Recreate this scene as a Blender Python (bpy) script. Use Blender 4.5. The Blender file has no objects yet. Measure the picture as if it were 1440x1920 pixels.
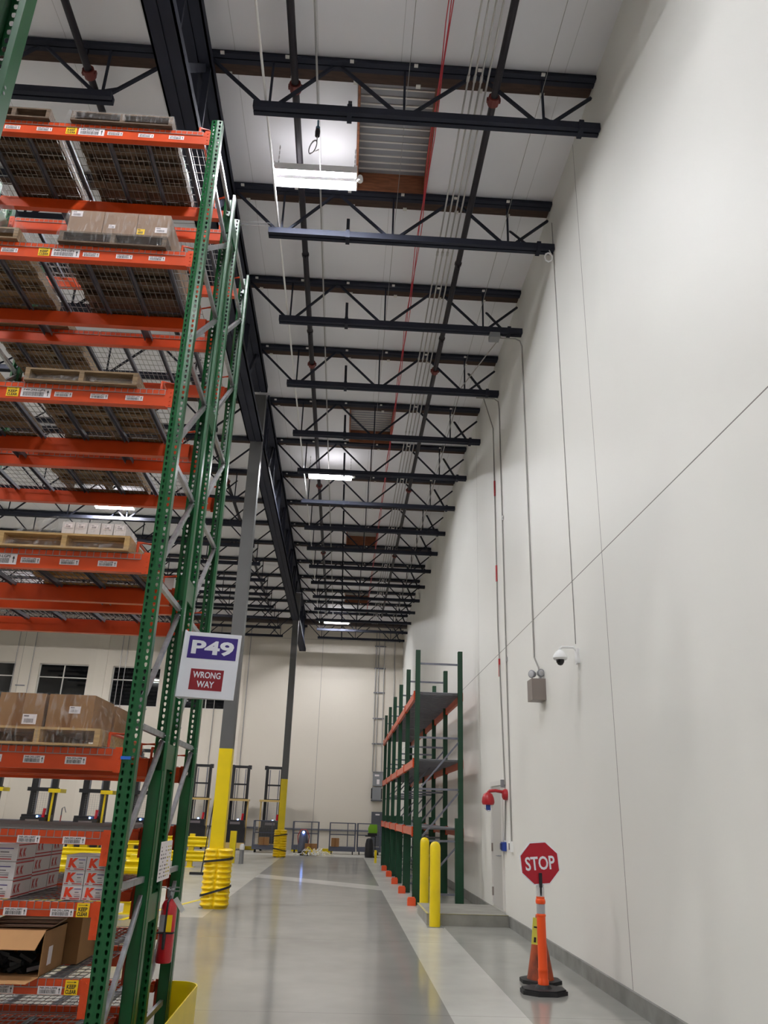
import bpy, math, random
from mathutils import Matrix, Vector
random.seed(7)
PI = math.pi
C = bpy.context.scene.collection
S = 1.15            # survey units of the building -> metres
ZO = 0.2475         # the racks were surveyed in metres, measured from a datum this much above the floor
ENV = []
ORD = ['nearest', 'second', 'third', 'fourth', 'fifth', 'sixth', 'seventh', 'eighth', 'ninth', 'tenth', 'eleventh', 'twelfth', 'thirteenth', 'fourteenth', 'fifteenth', 'sixteenth']

# ------------------------------------------------------------------ materials
def lin(c):
    return tuple(((v / 255) / 12.92 if v / 255 <= 0.04045 else ((v / 255 + 0.055) / 1.055) ** 2.4) for v in c) + (1,)
MATS = {}
def mat(name, rgb, rough=0.5, metal=0.0, noise=0.0, nscale=8, bump=0.0, bscale=40, emit=0, alpha=1, spec=0.5, stretch=None, rgb2=None, coat=0):
    m = bpy.data.materials.new(name); m.use_nodes = True
    nt = m.node_tree; b = nt.nodes['Principled BSDF']
    b.inputs['Base Color'].default_value = lin(rgb)
    b.inputs['Roughness'].default_value = rough
    b.inputs['Metallic'].default_value = metal
    b.inputs['Specular IOR Level'].default_value = spec
    if coat: b.inputs['Coat Weight'].default_value = coat; b.inputs['Coat Roughness'].default_value = 0.15
    if alpha < 1: b.inputs['Alpha'].default_value = alpha
    if emit:
        b.inputs['Emission Color'].default_value = lin(rgb); b.inputs['Emission Strength'].default_value = emit
    if noise or bump:
        tc = nt.nodes.new('ShaderNodeTexCoord'); mp = nt.nodes.new('ShaderNodeMapping')
        nt.links.new(tc.outputs['Object'], mp.inputs['Vector'])
        if stretch: mp.inputs['Scale'].default_value = stretch
    if noise:
        n = nt.nodes.new('ShaderNodeTexNoise'); n.inputs['Scale'].default_value = nscale; n.inputs['Detail'].default_value = 5
        nt.links.new(mp.outputs['Vector'], n.inputs['Vector'])
        r = nt.nodes.new('ShaderNodeValToRGB'); r.color_ramp.elements[0].position = 0.3; r.color_ramp.elements[1].position = 0.7
        c2 = rgb2 or tuple(v * (1 - noise) for v in rgb)
        r.color_ramp.elements[0].color = lin(c2); r.color_ramp.elements[1].color = lin(rgb)
        nt.links.new(n.outputs['Fac'], r.inputs['Fac']); nt.links.new(r.outputs['Color'], b.inputs['Base Color'])
    if bump:
        n2 = nt.nodes.new('ShaderNodeTexNoise'); n2.inputs['Scale'].default_value = bscale; n2.inputs['Detail'].default_value = 4
        nt.links.new(mp.outputs['Vector'], n2.inputs['Vector'])
        bp = nt.nodes.new('ShaderNodeBump'); bp.inputs['Strength'].default_value = bump; bp.inputs['Distance'].default_value = 0.02
        nt.links.new(n2.outputs['Fac'], bp.inputs['Height']); nt.links.new(bp.outputs['Normal'], b.inputs['Normal'])
    MATS[name] = m
    return m

M_green = mat('green_paint', (8, 90, 44), 0.3, noise=0.12, nscale=3, coat=0.15)
M_green2 = mat('dark_green_paint', (10, 66, 40), 0.4, noise=0.12, nscale=3)
M_orange = mat('orange_paint', (222, 76, 24), 0.38, noise=0.1, nscale=4)
M_orange2 = mat('pale_orange_paint', (208, 112, 88), 0.5, noise=0.12, nscale=6)  # paler, pinker orange than the tall rack beams
M_galv = mat('galvanised_steel', (178, 180, 184), 0.36, 0.75, noise=0.18, nscale=14)
M_zinc = mat('zinc_channel', (126, 128, 140), 0.42, 0.45, noise=0.12, nscale=9)
M_deck = mat('grey_steel_deck', (150, 152, 160), 0.45, 0.25, noise=0.1, nscale=9)
M_wire = mat('wire_mesh', (150, 150, 150), 0.45, 0.6)
M_steel = mat('dark_structural_paint', (42, 45, 58), 0.72, spec=0.25, noise=0.12, nscale=2)
M_colgrey = mat('grey_column_paint', (92, 92, 92), 0.5, noise=0.06, nscale=2)
M_yellow = mat('yellow_paint', (236, 208, 8), 0.35, noise=0.05, nscale=3)
M_yplastic = mat('yellow_plastic', (250, 212, 10), 0.38, noise=0.05, nscale=5)
M_black = mat('black_rubber', (24, 24, 27), 0.6)
M_blackmetal = mat('black_paint', (22, 22, 28), 0.4)
M_ceil = mat('white_vinyl_insulation', (238, 238, 244), 0.42, noise=0.03, nscale=0.6, bump=0.25, bscale=3.5, spec=0.35)
M_nailer = mat('brown_wood_nailer', (72, 50, 40), 0.8, noise=0.3, nscale=5, stretch=(1, 6, 6))
M_curb = mat('brown_wood_curb', (158, 100, 70), 0.7, noise=0.25, nscale=5, stretch=(1, 6, 6))
M_pipe = mat('black_pipe', (34, 30, 38), 0.45, 0.2)
M_coupl = mat('red_oxide_coupling', (112, 44, 40), 0.5)
M_cond = mat('grey_conduit', (168, 166, 166), 0.35, 0.55)
M_cond2 = mat('painted_conduit', (150, 148, 144), 0.5, 0.0)
M_white = mat('white_enamel', (235, 235, 235), 0.4)
M_tube = mat('lit_tube', (250, 251, 255), 0.4, emit=330)
M_tube2 = mat('lit_tube_boosted', (255, 252, 250), 0.4, emit=480)  # same tube, emission raised on the left fixtures to add bounce light
M_up = mat('uplight_glow', (255, 252, 252), 0.4, emit=3.5)
M_redcable = mat('red_cable', (190, 52, 66), 0.5)
M_skylight = mat('skylight_panel', (150, 152, 158), 0.3, noise=0.12, nscale=1.5)
M_woodA = mat('pallet_wood_dark', (112, 92, 74), 0.8, noise=0.35, nscale=7, stretch=(1, 7, 7))
M_woodB = mat('pallet_wood_mid', (156, 130, 98), 0.8, noise=0.3, nscale=7, stretch=(1, 7, 7))
M_woodC = mat('pallet_wood_light', (206, 168, 112), 0.8, noise=0.2, nscale=7, stretch=(1, 7, 7))
M_card = mat('brown_cardboard', (158, 116, 74), 0.8, noise=0.08, nscale=5)
M_card2 = mat('pale_cardboard', (190, 142, 94), 0.8, noise=0.06, nscale=5)
M_card3 = mat('grey_brown_cardboard', (150, 122, 100), 0.8, noise=0.06, nscale=5)
M_tape = mat('packing_tape', (132, 88, 44), 0.3)
M_boxwhite = mat('white_carton', (214, 208, 208), 0.6, noise=0.04, nscale=6)
M_kred = mat('red_print', (226, 62, 26), 0.6)
M_kdark = mat('dark_red_print', (176, 40, 36), 0.6)
M_print = mat('black_print', (24, 22, 24), 0.6)
M_greyprint = mat('grey_print', (120, 112, 116), 0.6)
M_label = mat('label_paper', (236, 228, 230), 0.5)
M_ylabel = mat('yellow_label', (250, 206, 20), 0.5)
M_purple = mat('purple_panel', (54, 32, 124), 0.45)
M_signred = mat('sign_dark_red', (142, 26, 40), 0.45)
M_signwhite = mat('sign_white', (232, 234, 242), 0.4)
M_stop = mat('stop_red', (176, 10, 38), 0.4)
M_conebright = mat('orange_post_plastic', (244, 84, 22), 0.42)
M_conedirty = mat('dirty_orange_cone', (196, 84, 38), 0.6, noise=0.5, nscale=6, rgb2=(96, 48, 34))
M_reflect = mat('reflective_band', (176, 176, 180), 0.3, 0.2)
M_clear = mat('clear_plastic', (220, 220, 222), 0.12, alpha=0.35)
M_extred = mat('extinguisher_red', (196, 18, 34), 0.25, coat=0.5)
M_devred = mat('fire_device_red', (166, 24, 34), 0.35)
M_blue = mat('blue_plastic', (30, 62, 150), 0.4)
M_bluetape = mat('blue_tape', (40, 104, 200), 0.5)
M_beige = mat('taupe_enclosure', (128, 118, 112), 0.45)
M_panel = mat('grey_electric_enclosure', (132, 134, 138), 0.45, 0.1)
M_paneld = mat('dark_grey_enclosure', (78, 80, 88), 0.45)
M_glass = mat('night_glass', (10, 11, 14), 0.04, spec=0.8)
M_mull = mat('window_frame_white', (214, 212, 208), 0.4)
M_door = mat('door_paint', (186, 184, 180), 0.4)
M_slab = mat('slab_concrete', (150, 148, 140), 0.55, noise=0.15, nscale=3)
M_kerb = mat('kerb_concrete', (138, 138, 134), 0.6, noise=0.2, nscale=4)
M_tan = mat('tan_truck_paint', (206, 176, 110), 0.45)
M_cart = mat('cart_grey', (84, 88, 104), 0.45)
M_lime = mat('lime_green', (120, 176, 24), 0.4)
M_dome = mat('camera_dome', (14, 14, 16), 0.08)
M_light_blue = mat('blue_indicator', (120, 160, 255), 0.4, emit=8)
M_pink = mat('pinkish_sheet', (206, 150, 140), 0.6)
M_silver = mat('silver_foil', (220, 220, 222), 0.25, 0.6, bump=0.8, bscale=30)

def film_material():
    m = bpy.data.materials.new('stretch_film'); m.use_nodes = True
    nt = m.node_tree; b = nt.nodes['Principled BSDF']
    b.inputs['Base Color'].default_value = (0.85, 0.85, 0.86, 1); b.inputs['Roughness'].default_value = 0.16
    b.inputs['Specular IOR Level'].default_value = 0.8
    tc = nt.nodes.new('ShaderNodeTexCoord'); mp = nt.nodes.new('ShaderNodeMapping'); mp.inputs['Scale'].default_value = (22, 6, 5)
    n = nt.nodes.new('ShaderNodeTexNoise'); n.inputs['Scale'].default_value = 1.3; n.inputs['Detail'].default_value = 5; n.inputs['Distortion'].default_value = 1.2
    r = nt.nodes.new('ShaderNodeValToRGB')
    r.color_ramp.elements[0].position = 0.5; r.color_ramp.elements[0].color = (0.04, 0.04, 0.04, 1)
    r.color_ramp.elements[1].position = 0.72; r.color_ramp.elements[1].color = (0.26, 0.26, 0.26, 1)
    bp = nt.nodes.new('ShaderNodeBump'); bp.inputs['Strength'].default_value = 1.0; bp.inputs['Distance'].default_value = 0.03
    L = nt.links
    L.new(tc.outputs['Object'], mp.inputs['Vector']); L.new(mp.outputs['Vector'], n.inputs['Vector'])
    L.new(n.outputs['Fac'], r.inputs['Fac']); L.new(r.outputs['Color'], b.inputs['Alpha'])
    L.new(n.outputs['Fac'], bp.inputs['Height']); L.new(bp.outputs['Normal'], b.inputs['Normal'])
    return m
M_film = film_material()

def mathn(nt, op, a, b=None, c=None):
    n = nt.nodes.new('ShaderNodeMath'); n.operation = op
    for i, v in enumerate((a, b, c)):
        if v is None: continue
        if isinstance(v, (int, float)): n.inputs[i].default_value = v
        else: nt.links.new(v, n.inputs[i])
    return n.outputs[0]
def between(nt, x, a, b):
    return mathn(nt, 'MULTIPLY', mathn(nt, 'GREATER_THAN', x, a), mathn(nt, 'LESS_THAN', x, b))
def mixc(nt, f, a, b):
    n = nt.nodes.new('ShaderNodeMix'); n.data_type = 'RGBA'
    for s, v in ((0, f), (6, a), (7, b)):
        if isinstance(v, (int, float)): n.inputs[s].default_value = v
        elif isinstance(v, tuple): n.inputs[s].default_value = v
        else: nt.links.new(v, n.inputs[s])
    return n.outputs[2]

def floor_material():
    m = bpy.data.materials.new('polished_concrete'); m.use_nodes = True
    nt = m.node_tree; b = nt.nodes['Principled BSDF']; L = nt.links
    tc = nt.nodes.new('ShaderNodeTexCoord'); sep = nt.nodes.new('ShaderNodeSeparateXYZ'); L.new(tc.outputs['Object'], sep.inputs[0])
    X, Y = sep.outputs[0], sep.outputs[1]
    n = nt.nodes.new('ShaderNodeTexNoise'); n.inputs['Scale'].default_value = 0.7; n.inputs['Detail'].default_value = 3; n.inputs['Roughness'].default_value = 0.5
    L.new(tc.outputs['Object'], n.inputs['Vector'])
    n3 = nt.nodes.new('ShaderNodeTexNoise'); n3.inputs['Scale'].default_value = 2.5; n3.inputs['Detail'].default_value = 2
    L.new(tc.outputs['Object'], n3.inputs['Vector'])
    dark, light, mid = lin((144, 143, 138)), lin((192, 191, 184)), lin((156, 156, 150))
    # aisle slab (dark), pale pour strip beside it, wall-side slab, pale slab under the racks beyond the first bay
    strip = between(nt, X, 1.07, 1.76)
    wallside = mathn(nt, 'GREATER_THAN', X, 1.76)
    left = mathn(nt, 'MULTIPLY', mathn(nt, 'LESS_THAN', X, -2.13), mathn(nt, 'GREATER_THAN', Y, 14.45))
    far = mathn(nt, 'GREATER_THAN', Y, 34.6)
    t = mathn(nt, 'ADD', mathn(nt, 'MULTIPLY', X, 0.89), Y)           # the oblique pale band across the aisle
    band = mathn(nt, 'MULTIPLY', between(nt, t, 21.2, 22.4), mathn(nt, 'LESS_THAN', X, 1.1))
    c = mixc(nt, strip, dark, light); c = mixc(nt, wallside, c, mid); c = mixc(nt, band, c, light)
    c = mixc(nt, left, c, lin((178, 176, 166))); c = mixc(nt, far, c, light)
    # mottling
    var = mathn(nt, 'ADD', mathn(nt, 'MULTIPLY', n.outputs['Fac'], 0.5), mathn(nt, 'MULTIPLY', n3.outputs['Fac'], 0.24))
    var = mathn(nt, 'ADD', var, 0.6)
    vm = nt.nodes.new('ShaderNodeVectorMath'); vm.operation = 'SCALE'; L.new(c, vm.inputs[0]); L.new(var, vm.inputs[3])
    # saw-cut joints
    jy = mathn(nt, 'FRACT', mathn(nt, 'DIVIDE', mathn(nt, 'SUBTRACT', Y, 8.1), 4.3))
    jl = mathn(nt, 'LESS_THAN', jy, 0.0022)
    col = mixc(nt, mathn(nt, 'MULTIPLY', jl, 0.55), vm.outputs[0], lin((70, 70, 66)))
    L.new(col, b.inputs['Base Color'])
    r = mathn(nt, 'ADD', mathn(nt, 'MULTIPLY', n3.outputs['Fac'], 0.04), 0.1)
    r = mathn(nt, 'ADD', r, mathn(nt, 'MULTIPLY', mathn(nt, 'ADD', strip, left), 0.12))
    b.inputs['Roughness'].default_value = .7; b.inputs['Specular IOR Level'].default_value = 0.05
    gl = nt.nodes.new('ShaderNodeBsdfGlossy'); L.new(r, gl.inputs['Roughness']); gl.inputs['Color'].default_value = (.95, .95, .95, 1)
    fr = nt.nodes.new('ShaderNodeFresnel'); fr.inputs['IOR'].default_value = 1.5
    fac = mathn(nt, 'MINIMUM', mathn(nt, 'MULTIPLY', fr.outputs[0], 1.0), 0.38)
    mx = nt.nodes.new('ShaderNodeMixShader'); L.new(fac, mx.inputs[0]); L.new(b.outputs[0], mx.inputs[1]); L.new(gl.outputs[0], mx.inputs[2])
    L.new(mx.outputs[0], nt.nodes['Material Output'].inputs['Surface'])
    return m

def wall_material(name, axis, joints, hz, base=(228, 227, 222)):
    m = bpy.data.materials.new(name); m.use_nodes = True
    nt = m.node_tree; b = nt.nodes['Principled BSDF']; L = nt.links
    tc = nt.nodes.new('ShaderNodeTexCoord'); sep = nt.nodes.new('ShaderNodeSeparateXYZ'); L.new(tc.outputs['Object'], sep.inputs[0])
    A, Z = sep.outputs[axis], sep.outputs[2]
    acc = None
    for j in joints:
        w = mathn(nt, 'LESS_THAN', mathn(nt, 'ABSOLUTE', mathn(nt, 'SUBTRACT', A, j)), 0.007)
        acc = w if acc is None else mathn(nt, 'MAXIMUM', acc, w)
    for z in hz:
        w = mathn(nt, 'LESS_THAN', mathn(nt, 'ABSOLUTE', mathn(nt, 'SUBTRACT', Z, z)), 0.006)
        acc = w if acc is None else mathn(nt, 'MAXIMUM', acc, w)
    n = nt.nodes.new('ShaderNodeTexNoise'); n.inputs['Scale'].default_value = 0.5; n.inputs['Detail'].default_value = 4
    L.new(tc.outputs['Object'], n.inputs['Vector'])
    c = mixc(nt, n.outputs['Fac'], lin(tuple(v - 7 for v in base)), lin(base))
    if acc is not None: c = mixc(nt, acc, c, lin((112, 108, 104)))
    L.new(c, b.inputs['Base Color'])
    b.inputs['Roughness'].default_value = 0.55
    n2 = nt.nodes.new('ShaderNodeTexNoise'); n2.inputs['Scale'].default_value = 30; L.new(tc.outputs['Object'], n2.inputs['Vector'])
    bp = nt.nodes.new('ShaderNodeBump'); bp.inputs['Strength'].default_value = 0.06; L.new(n2.outputs['Fac'], bp.inputs['Height'])
    L.new(bp.outputs['Normal'], b.inputs['Normal'])
    return m

# ------------------------------------------------------------------ mesh builder
TEXT = {}
def text_geo(body, bold):
    k = (body, bold)
    if k not in TEXT:
        cu = bpy.data.curves.new('t', 'FONT'); cu.body = body; cu.size = 1; cu.offset = bold
        cu.resolution_u = 3; cu.align_x = 'LEFT'
        o = bpy.data.objects.new('t', cu); C.objects.link(o)
        dg = bpy.context.evaluated_depsgraph_get()
        me = bpy.data.meshes.new_from_object(o.evaluated_get(dg))
        vs = [v.co.copy() for v in me.vertices]; fs = [tuple(p.vertices) for p in me.polygons]
        x0 = min(v.x for v in vs); x1 = max(v.x for v in vs); y0 = min(v.y for v in vs); y1 = max(v.y for v in vs)
        TEXT[k] = ([((v.x - x0) / (x1 - x0), (v.y - y0) / (y1 - y0)) for v in vs], fs)
        bpy.data.objects.remove(o); bpy.data.meshes.remove(me); bpy.data.curves.remove(cu)
    return TEXT[k]

class MB:
    def __init__(s): s.v = []; s.f = []; s.m = []
    def add(s, vs, fs, m=0):
        k = len(s.v); s.v += [tuple(v) for v in vs]; s.f += [tuple(i + k for i in f) for f in fs]; s.m += [m] * len(fs); return s
    def box(s, x0, x1, y0, y1, z0, z1, m=0, T=None):
        vs = [Vector(p) for p in ((x0, y0, z0), (x1, y0, z0), (x1, y1, z0), (x0, y1, z0), (x0, y0, z1), (x1, y0, z1), (x1, y1, z1), (x0, y1, z1))]
        if T is not None: vs = [T @ v for v in vs]
        return s.add(vs, [(0, 3, 2, 1), (4, 5, 6, 7), (0, 1, 5, 4), (1, 2, 6, 5), (2, 3, 7, 6), (3, 0, 4, 7)], m)
    def bar(s, p0, p1, w, h, m=0, up=(0, 0, 1)):
        p0, p1 = Vector(p0), Vector(p1); d = (p1 - p0).normalized(); up = Vector(up)
        if abs(d.dot(up)) > 0.99: up = Vector((1, 0, 0))
        a = d.cross(up).normalized() * w / 2; b = a.cross(d).normalized() * h / 2
        vs = []
        for p in (p0, p1): vs += [p - a - b, p + a - b, p + a + b, p - a + b]
        return s.add(vs, [(0, 1, 2, 3), (7, 6, 5, 4), (0, 4, 5, 1), (1, 5, 6, 2), (2, 6, 7, 3), (3, 7, 4, 0)], m)
    def extr(s, prof, p0, p1, a, b, m=0, closed=True):
        """extrude the 2-D outline prof (along unit vectors a, b) from p0 to p1"""
        p0, p1, a, b = Vector(p0), Vector(p1), Vector(a), Vector(b); n = len(prof)
        vs = [p + a * x + b * y for p in (p0, p1) for x, y in prof]
        fs = [(i, (i + 1) % n, n + (i + 1) % n, n + i) for i in range(n if closed else n - 1)]
        if closed: fs += [tuple(range(n))[::-1], tuple(range(n, 2 * n))]
        return s.add(vs, fs, m)
    def tube(s, pts, r, n=8, m=0, cap=True):
        pts = [Vector(p) for p in pts]; k = len(s.v); L = len(pts)
        prev = None
        for i, p in enumerate(pts):
            d = (pts[min(i + 1, L - 1)] - pts[max(i - 1, 0)]).normalized()
            if prev is None:
                up = Vector((0, 0, 1)) if abs(d.z) < 0.9 else Vector((1, 0, 0))
                a = d.cross(up).normalized()
            else:
                a = (prev - d * prev.dot(d)).normalized()
            prev = a; b = d.cross(a)
            rr = r[i] if isinstance(r, (list, tuple)) else r
            for j in range(n):
                t = 2 * PI * j / n; s.v.append(tuple(p + a * math.cos(t) * rr + b * math.sin(t) * rr))
        for i in range(L - 1):
            for j in range(n):
                s.f.append((k + i * n + j, k + i * n + (j + 1) % n, k + (i + 1) * n + (j + 1) % n, k + (i + 1) * n + j)); s.m.append(m)
        if cap:
            s.f.append(tuple(k + j for j in range(n))[::-1]); s.m.append(m)
            s.f.append(tuple(k + (L - 1) * n + j for j in range(n))); s.m.append(m)
        return s
    def lathe(s, prof, c=(0, 0, 0), n=24, m=0, T=None):
        k = len(s.v); c = Vector(c)
        for r, z in prof:
            for j in range(n):
                t = 2 * PI * j / n; p = Vector((r * math.cos(t), r * math.sin(t), z))
                if T is not None: p = T @ p
                s.v.append(tuple(c + p))
        for i in range(len(prof) - 1):
            for j in range(n):
                s.f.append((k + i * n + j, k + i * n + (j + 1) % n, k + (i + 1) * n + (j + 1) % n, k + (i + 1) * n + j)); s.m.append(m)
        s.f.append(tuple(k + j for j in range(n))[::-1]); s.m.append(m)
        s.f.append(tuple(k + (len(prof) - 1) * n + j for j in range(n))); s.m.append(m)
        return s
    def text(s, body, x, z, w, h, y, m=0, bold=0.0, shear=0.0, T=None):
        """flat lettering filling w x h, lower-left corner (x, z), on the plane Y=y facing -Y"""
        vs, fs = text_geo(body, bold)
        P = [Vector((x + u * w + shear * v * h, y, z + v * h)) for u, v in vs]
        if T is not None: P = [T @ p for p in P]
        return s.add(P, [tuple(f) for f in fs], m)
    def build(s, name, mats, parent=None, smooth=False, loc=None, env=False):
        me = bpy.data.meshes.new(name); me.from_pydata(s.v, [], s.f)
        if not isinstance(mats, (list, tuple)): mats = [mats]
        for mm in mats: me.materials.append(mm)
        me.polygons.foreach_set('material_index', s.m)
        if smooth:
            me.polygons.foreach_set('use_smooth', [True] * len(s.f)); 
        me.update()
        if smooth:
            try: me.set_sharp_from_angle(angle=math.radians(38))
            except Exception: pass
        o = bpy.data.objects.new(name, me); C.objects.link(o)
        if parent is not None: o.parent = parent
        if loc is not None: o.location = loc
        if env: ENV.append(o)
        return o

def thing(name, label, cat, loc=(0, 0, 0), rz=0, group=None, env=False):
    o = bpy.data.objects.new(name, None); C.objects.link(o); o.empty_display_size = 0.1
    o.location = loc; o.rotation_euler = (0, 0, rz); o['label'] = label; o['category'] = cat
    if group: o['group'] = group
    if env: ENV.append(o)
    return o
def tag(o, label, cat, group=None):
    o['label'] = label; o['category'] = cat
    if group: o['group'] = group
    return o
def struct(o):
    o['kind'] = 'structure'; return o
def dup(root, loc, label, rz=None, env=False, group=None):
    r = root.copy(); C.objects.link(r); r.location = loc; r['label'] = label
    if rz is not None: r.rotation_euler = (0, 0, rz)
    if group: r['group'] = group
    for ch in list(root.children):
        c = ch.copy(); C.objects.link(c); c.parent = r
        for g in list(ch.children):
            d = g.copy(); C.objects.link(d); d.parent = c
    if env: ENV.append(r)
    return r

# ================================================================== BUILDING SHELL (survey units, scaled by S at the end)
WX = 2.87; BY = 40.0; LX = -19.5; FY = -9.0; CZ = 10.68
JY = [7.46, 9.72, 11.97, 14.2, 16.46, 18.6, 20.76, 22.92, 24.95, 27.0, 29.1, 31.2, 33.25, 35.3, 37.3, 39.2]
struct(MB().box(LX, WX + .3, FY, BY + .3, -0.3, 0).build('floor', floor_material(), env=True))
struct(MB().box(WX, WX + .3, FY, BY + .3, 0, 11.2).build('wall_right', wall_material('wall_paint_right', 1, [-8.5, 0, 8.5, 17.0, 25.5, 34.0], [4.54]), env=True))
struct(MB().box(LX - .3, LX, FY, BY + .3, 0, 11.2).build('wall_left', wall_material('wall_paint_left', 1, [0, 10, 20, 30], []), env=True))
struct(MB().box(LX, WX, FY - .3, FY, 0, 11.2).build('wall_front', wall_material('wall_paint_front', 0, [], []), env=True))
# back wall with window openings, pilaster relief
WIN = [(-18.6, -16.25), (-15.08, -12.69), (-11.5, -9.15), (-7.95, -5.65)]
WZ0, WZ1 = 6.2, 8.12
mb = MB(); xs = [LX] + [v for w in WIN for v in w] + [WX]
for i in range(0, len(xs), 2): mb.box(xs[i], xs[i + 1], BY, BY + .3, 0, 11.2)
for a, b in WIN: mb.box(a, b, BY, BY + .3, 0, WZ0); mb.box(a, b, BY, BY + .3, WZ1, 11.2)
struct(mb.build('wall_back', wall_material('wall_paint_back', 0, [-16.0, -12.1, -8.55, -5.3, -1.2], [9.85], (222, 214, 202)), env=True))
for i, x in enumerate((-15.72, -12.1, -8.55, -5.12)):
    w = 0.26 if i < 3 else 0.1
    struct(MB().box(x - w, x + w, BY - .035, BY, 0, 10.1).build('trim_%d' % (i + 1), wall_material('pilaster_paint_%d' % i, 0, [], [], (226, 218, 206)), env=True))
for i, (a, b) in enumerate(WIN):
    wi = struct(MB().box(a, b, BY + .17, BY + .18, WZ0, WZ1).build('window_%d' % (i + 1), M_glass, env=True))
    f = MB(); t = .045
    f.box(a, b, BY + .1, BY + .17, WZ0, WZ0 + t); f.box(a, b, BY + .1, BY + .17, WZ1 - t, WZ1)
    f.box(a, a + t, BY + .1, BY + .17, WZ0, WZ1); f.box(b - t, b, BY + .1, BY + .17, WZ0, WZ1)
    mx = (a + b) / 2; f.box(mx - t / 2, mx + t / 2, BY + .1, BY + .17, WZ0, WZ1); f.box(a, b, BY + .1, BY + .17, 7.45, 7.45 + t)
    f.build('window_frame', M_mull, wi)
# ceiling: vinyl faced insulation, slightly draped between the joists, open at the skylights
SKX = (-0.2, 0.89)
SKY = [(7.68, 9.66), (16.68, 18.54), (25.17, 26.94), (33.5, 35.24)]
def cz(y):
    ys = [-5, -1.7, 0.6, 2.9, 5.2] + JY + [41]
    for a, b in zip(ys, ys[1:]):
        if a <= y <= b:
            return CZ - 0.05 * math.sin(PI * (y - a) / (b - a))
    return CZ
def strip(mb, x0, x1, y0, y1):
    n = max(2, int((y1 - y0) / .37)); k = len(mb.v)
    for i in range(n + 1):
        y = y0 + (y1 - y0) * i / n
        mb.v += [(x0, y, cz(y)), (x1, y, cz(y)), (x0, y, cz(y) + .2), (x1, y, cz(y) + .2)]
    for i in range(n):
        j = k + 4 * i
        for q in ((j, j + 1, j + 5, j + 4), (j + 2, j + 6, j + 7, j + 3), (j, j + 4, j + 6, j + 2), (j + 1, j + 3, j + 7, j + 5)): mb.f.append(q); mb.m.append(0)
    for q in ((k, k + 2, k + 3, k + 1), (k + 4 * n, k + 4 * n + 1, k + 4 * n + 3, k + 4 * n + 2)): mb.f.append(q); mb.m.append(0)
mb = MB(); strip(mb, LX, SKX[0], FY, BY); strip(mb, SKX[1], WX, FY, BY)
y = FY
for a, b in SKY: strip(mb, SKX[0], SKX[1], y, a); y = b
strip(mb, SKX[0], SKX[1], y, BY)
cm = M_ceil
nt = cm.node_tree; tcn = nt.nodes.new('ShaderNodeTexCoord'); sp = nt.nodes.new('ShaderNodeSeparateXYZ'); nt.links.new(tcn.outputs['Object'], sp.inputs[0])
fr = mathn(nt, 'FRACT', mathn(nt, 'DIVIDE', mathn(nt, 'ADD', sp.outputs[0], 30.4), 1.06))
ln = mathn(nt, 'LESS_THAN', fr, 0.008)
bs = nt.nodes['Principled BSDF']; src = bs.inputs['Base Color'].links[0].from_socket
nt.links.new(mixc(nt, mathn(nt, 'MULTIPLY', ln, .45), src, lin((150, 150, 152))), bs.inputs['Base Color'])
struct(mb.build('ceiling', M_ceil, smooth=True, env=True))
# skylights
for i, (a, b) in enumerate(SKY):
    sk = thing('skylight', 'ribbed grey skylight with brown wooden curb in the ceiling, %s from the camera' % ('nearest' if i == 0 else ORD[i]), 'skylight', (0, 0, CZ), env=True, group='skylights in the roof')
    p = MB(); n = 15
    x0, x1 = SKX; k = 0
    for j in range(n):
        ya = a + (b - a) * j / n; yb = a + (b - a) * (j + 1) / n
        p.box(x0 - .02, x1 + .02, ya + .012, yb - .012, .29, .33)
        p.box(x0 - .02, x1 + .02, yb - .012, yb + .012, .275, .33, 1)
    p.build('ribbed_panel', [M_skylight, M_mull], sk)
    cb = MB(); cb.box(x0 + .004, x0 + .034, a + .004, b - .004, -.05, .3); cb.box(x1 - .034, x1 - .004, a + .004, b - .004, -.05, .3); cb.box(x0 + .034, x1 - .034, a + .004, a + .034, -.05, .3); cb.box(x0 + .034, x1 - .034, b - .034, b - .004, -.05, .3)
    cb.build('curb', M_curb, sk)
# kerb along the right wall, door, raised slab
struct(MB().box(WX - .03, WX, FY, 14.25, 0, .16).box(WX - .03, WX, 15.9, BY, 0, .16).build('baseboard_right', M_kerb, env=True))
dr = struct(MB().box(WX - .012, WX, 14.72, 15.68, .19, 2.2).build('door_1', M_door, env=True))
MB().box(WX - .03, WX - .001, 14.64, 14.72, .19, 2.28).box(WX - .03, WX - .001, 15.68, 15.76, .19, 2.28).box(WX - .03, WX - .001, 14.72, 15.68, 2.2, 2.28).build('door_frame', M_mull, dr)
MB().tube([(WX - .012, 14.86, 1.04), (WX - .07, 14.86, 1.04), (WX - .07, 15.0, 1.04)], .011).build('door_handle', M_galv, dr)
hb = MB()
for z in (.42, 1.15, 1.95): hb.box(WX - .035, WX - .012, 15.64, 15.70, z - .07, z + .07)
hb.build('hinge', M_beige, dr)
sl = MB(); sl.box(1.5, WX - .031, 14.25, 15.9, 0, .17)
so = sl.build('trim_5', M_slab, env=True); struct(so)
MB().box(1.495, 1.53, 14.25, 15.9, .165, .173).box(1.53, WX - .04, 14.25, 14.27, .165, .173).build('edge_paint', mat('worn_yellow_paint', (190, 176, 90), .6, noise=.3, nscale=9, rgb2=(150, 146, 120)), so)
# painted floor line near the first column (lies on the slab)
fl = MB(); fl.bar((-3.3, 13.9, .001), (-2.42, 18.0, .001), .09, .002)
tag(fl.build('floor_tape', M_yellow, env=True), 'yellow floor tape line running past the near yellow column guard', 'floor tape')

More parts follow.
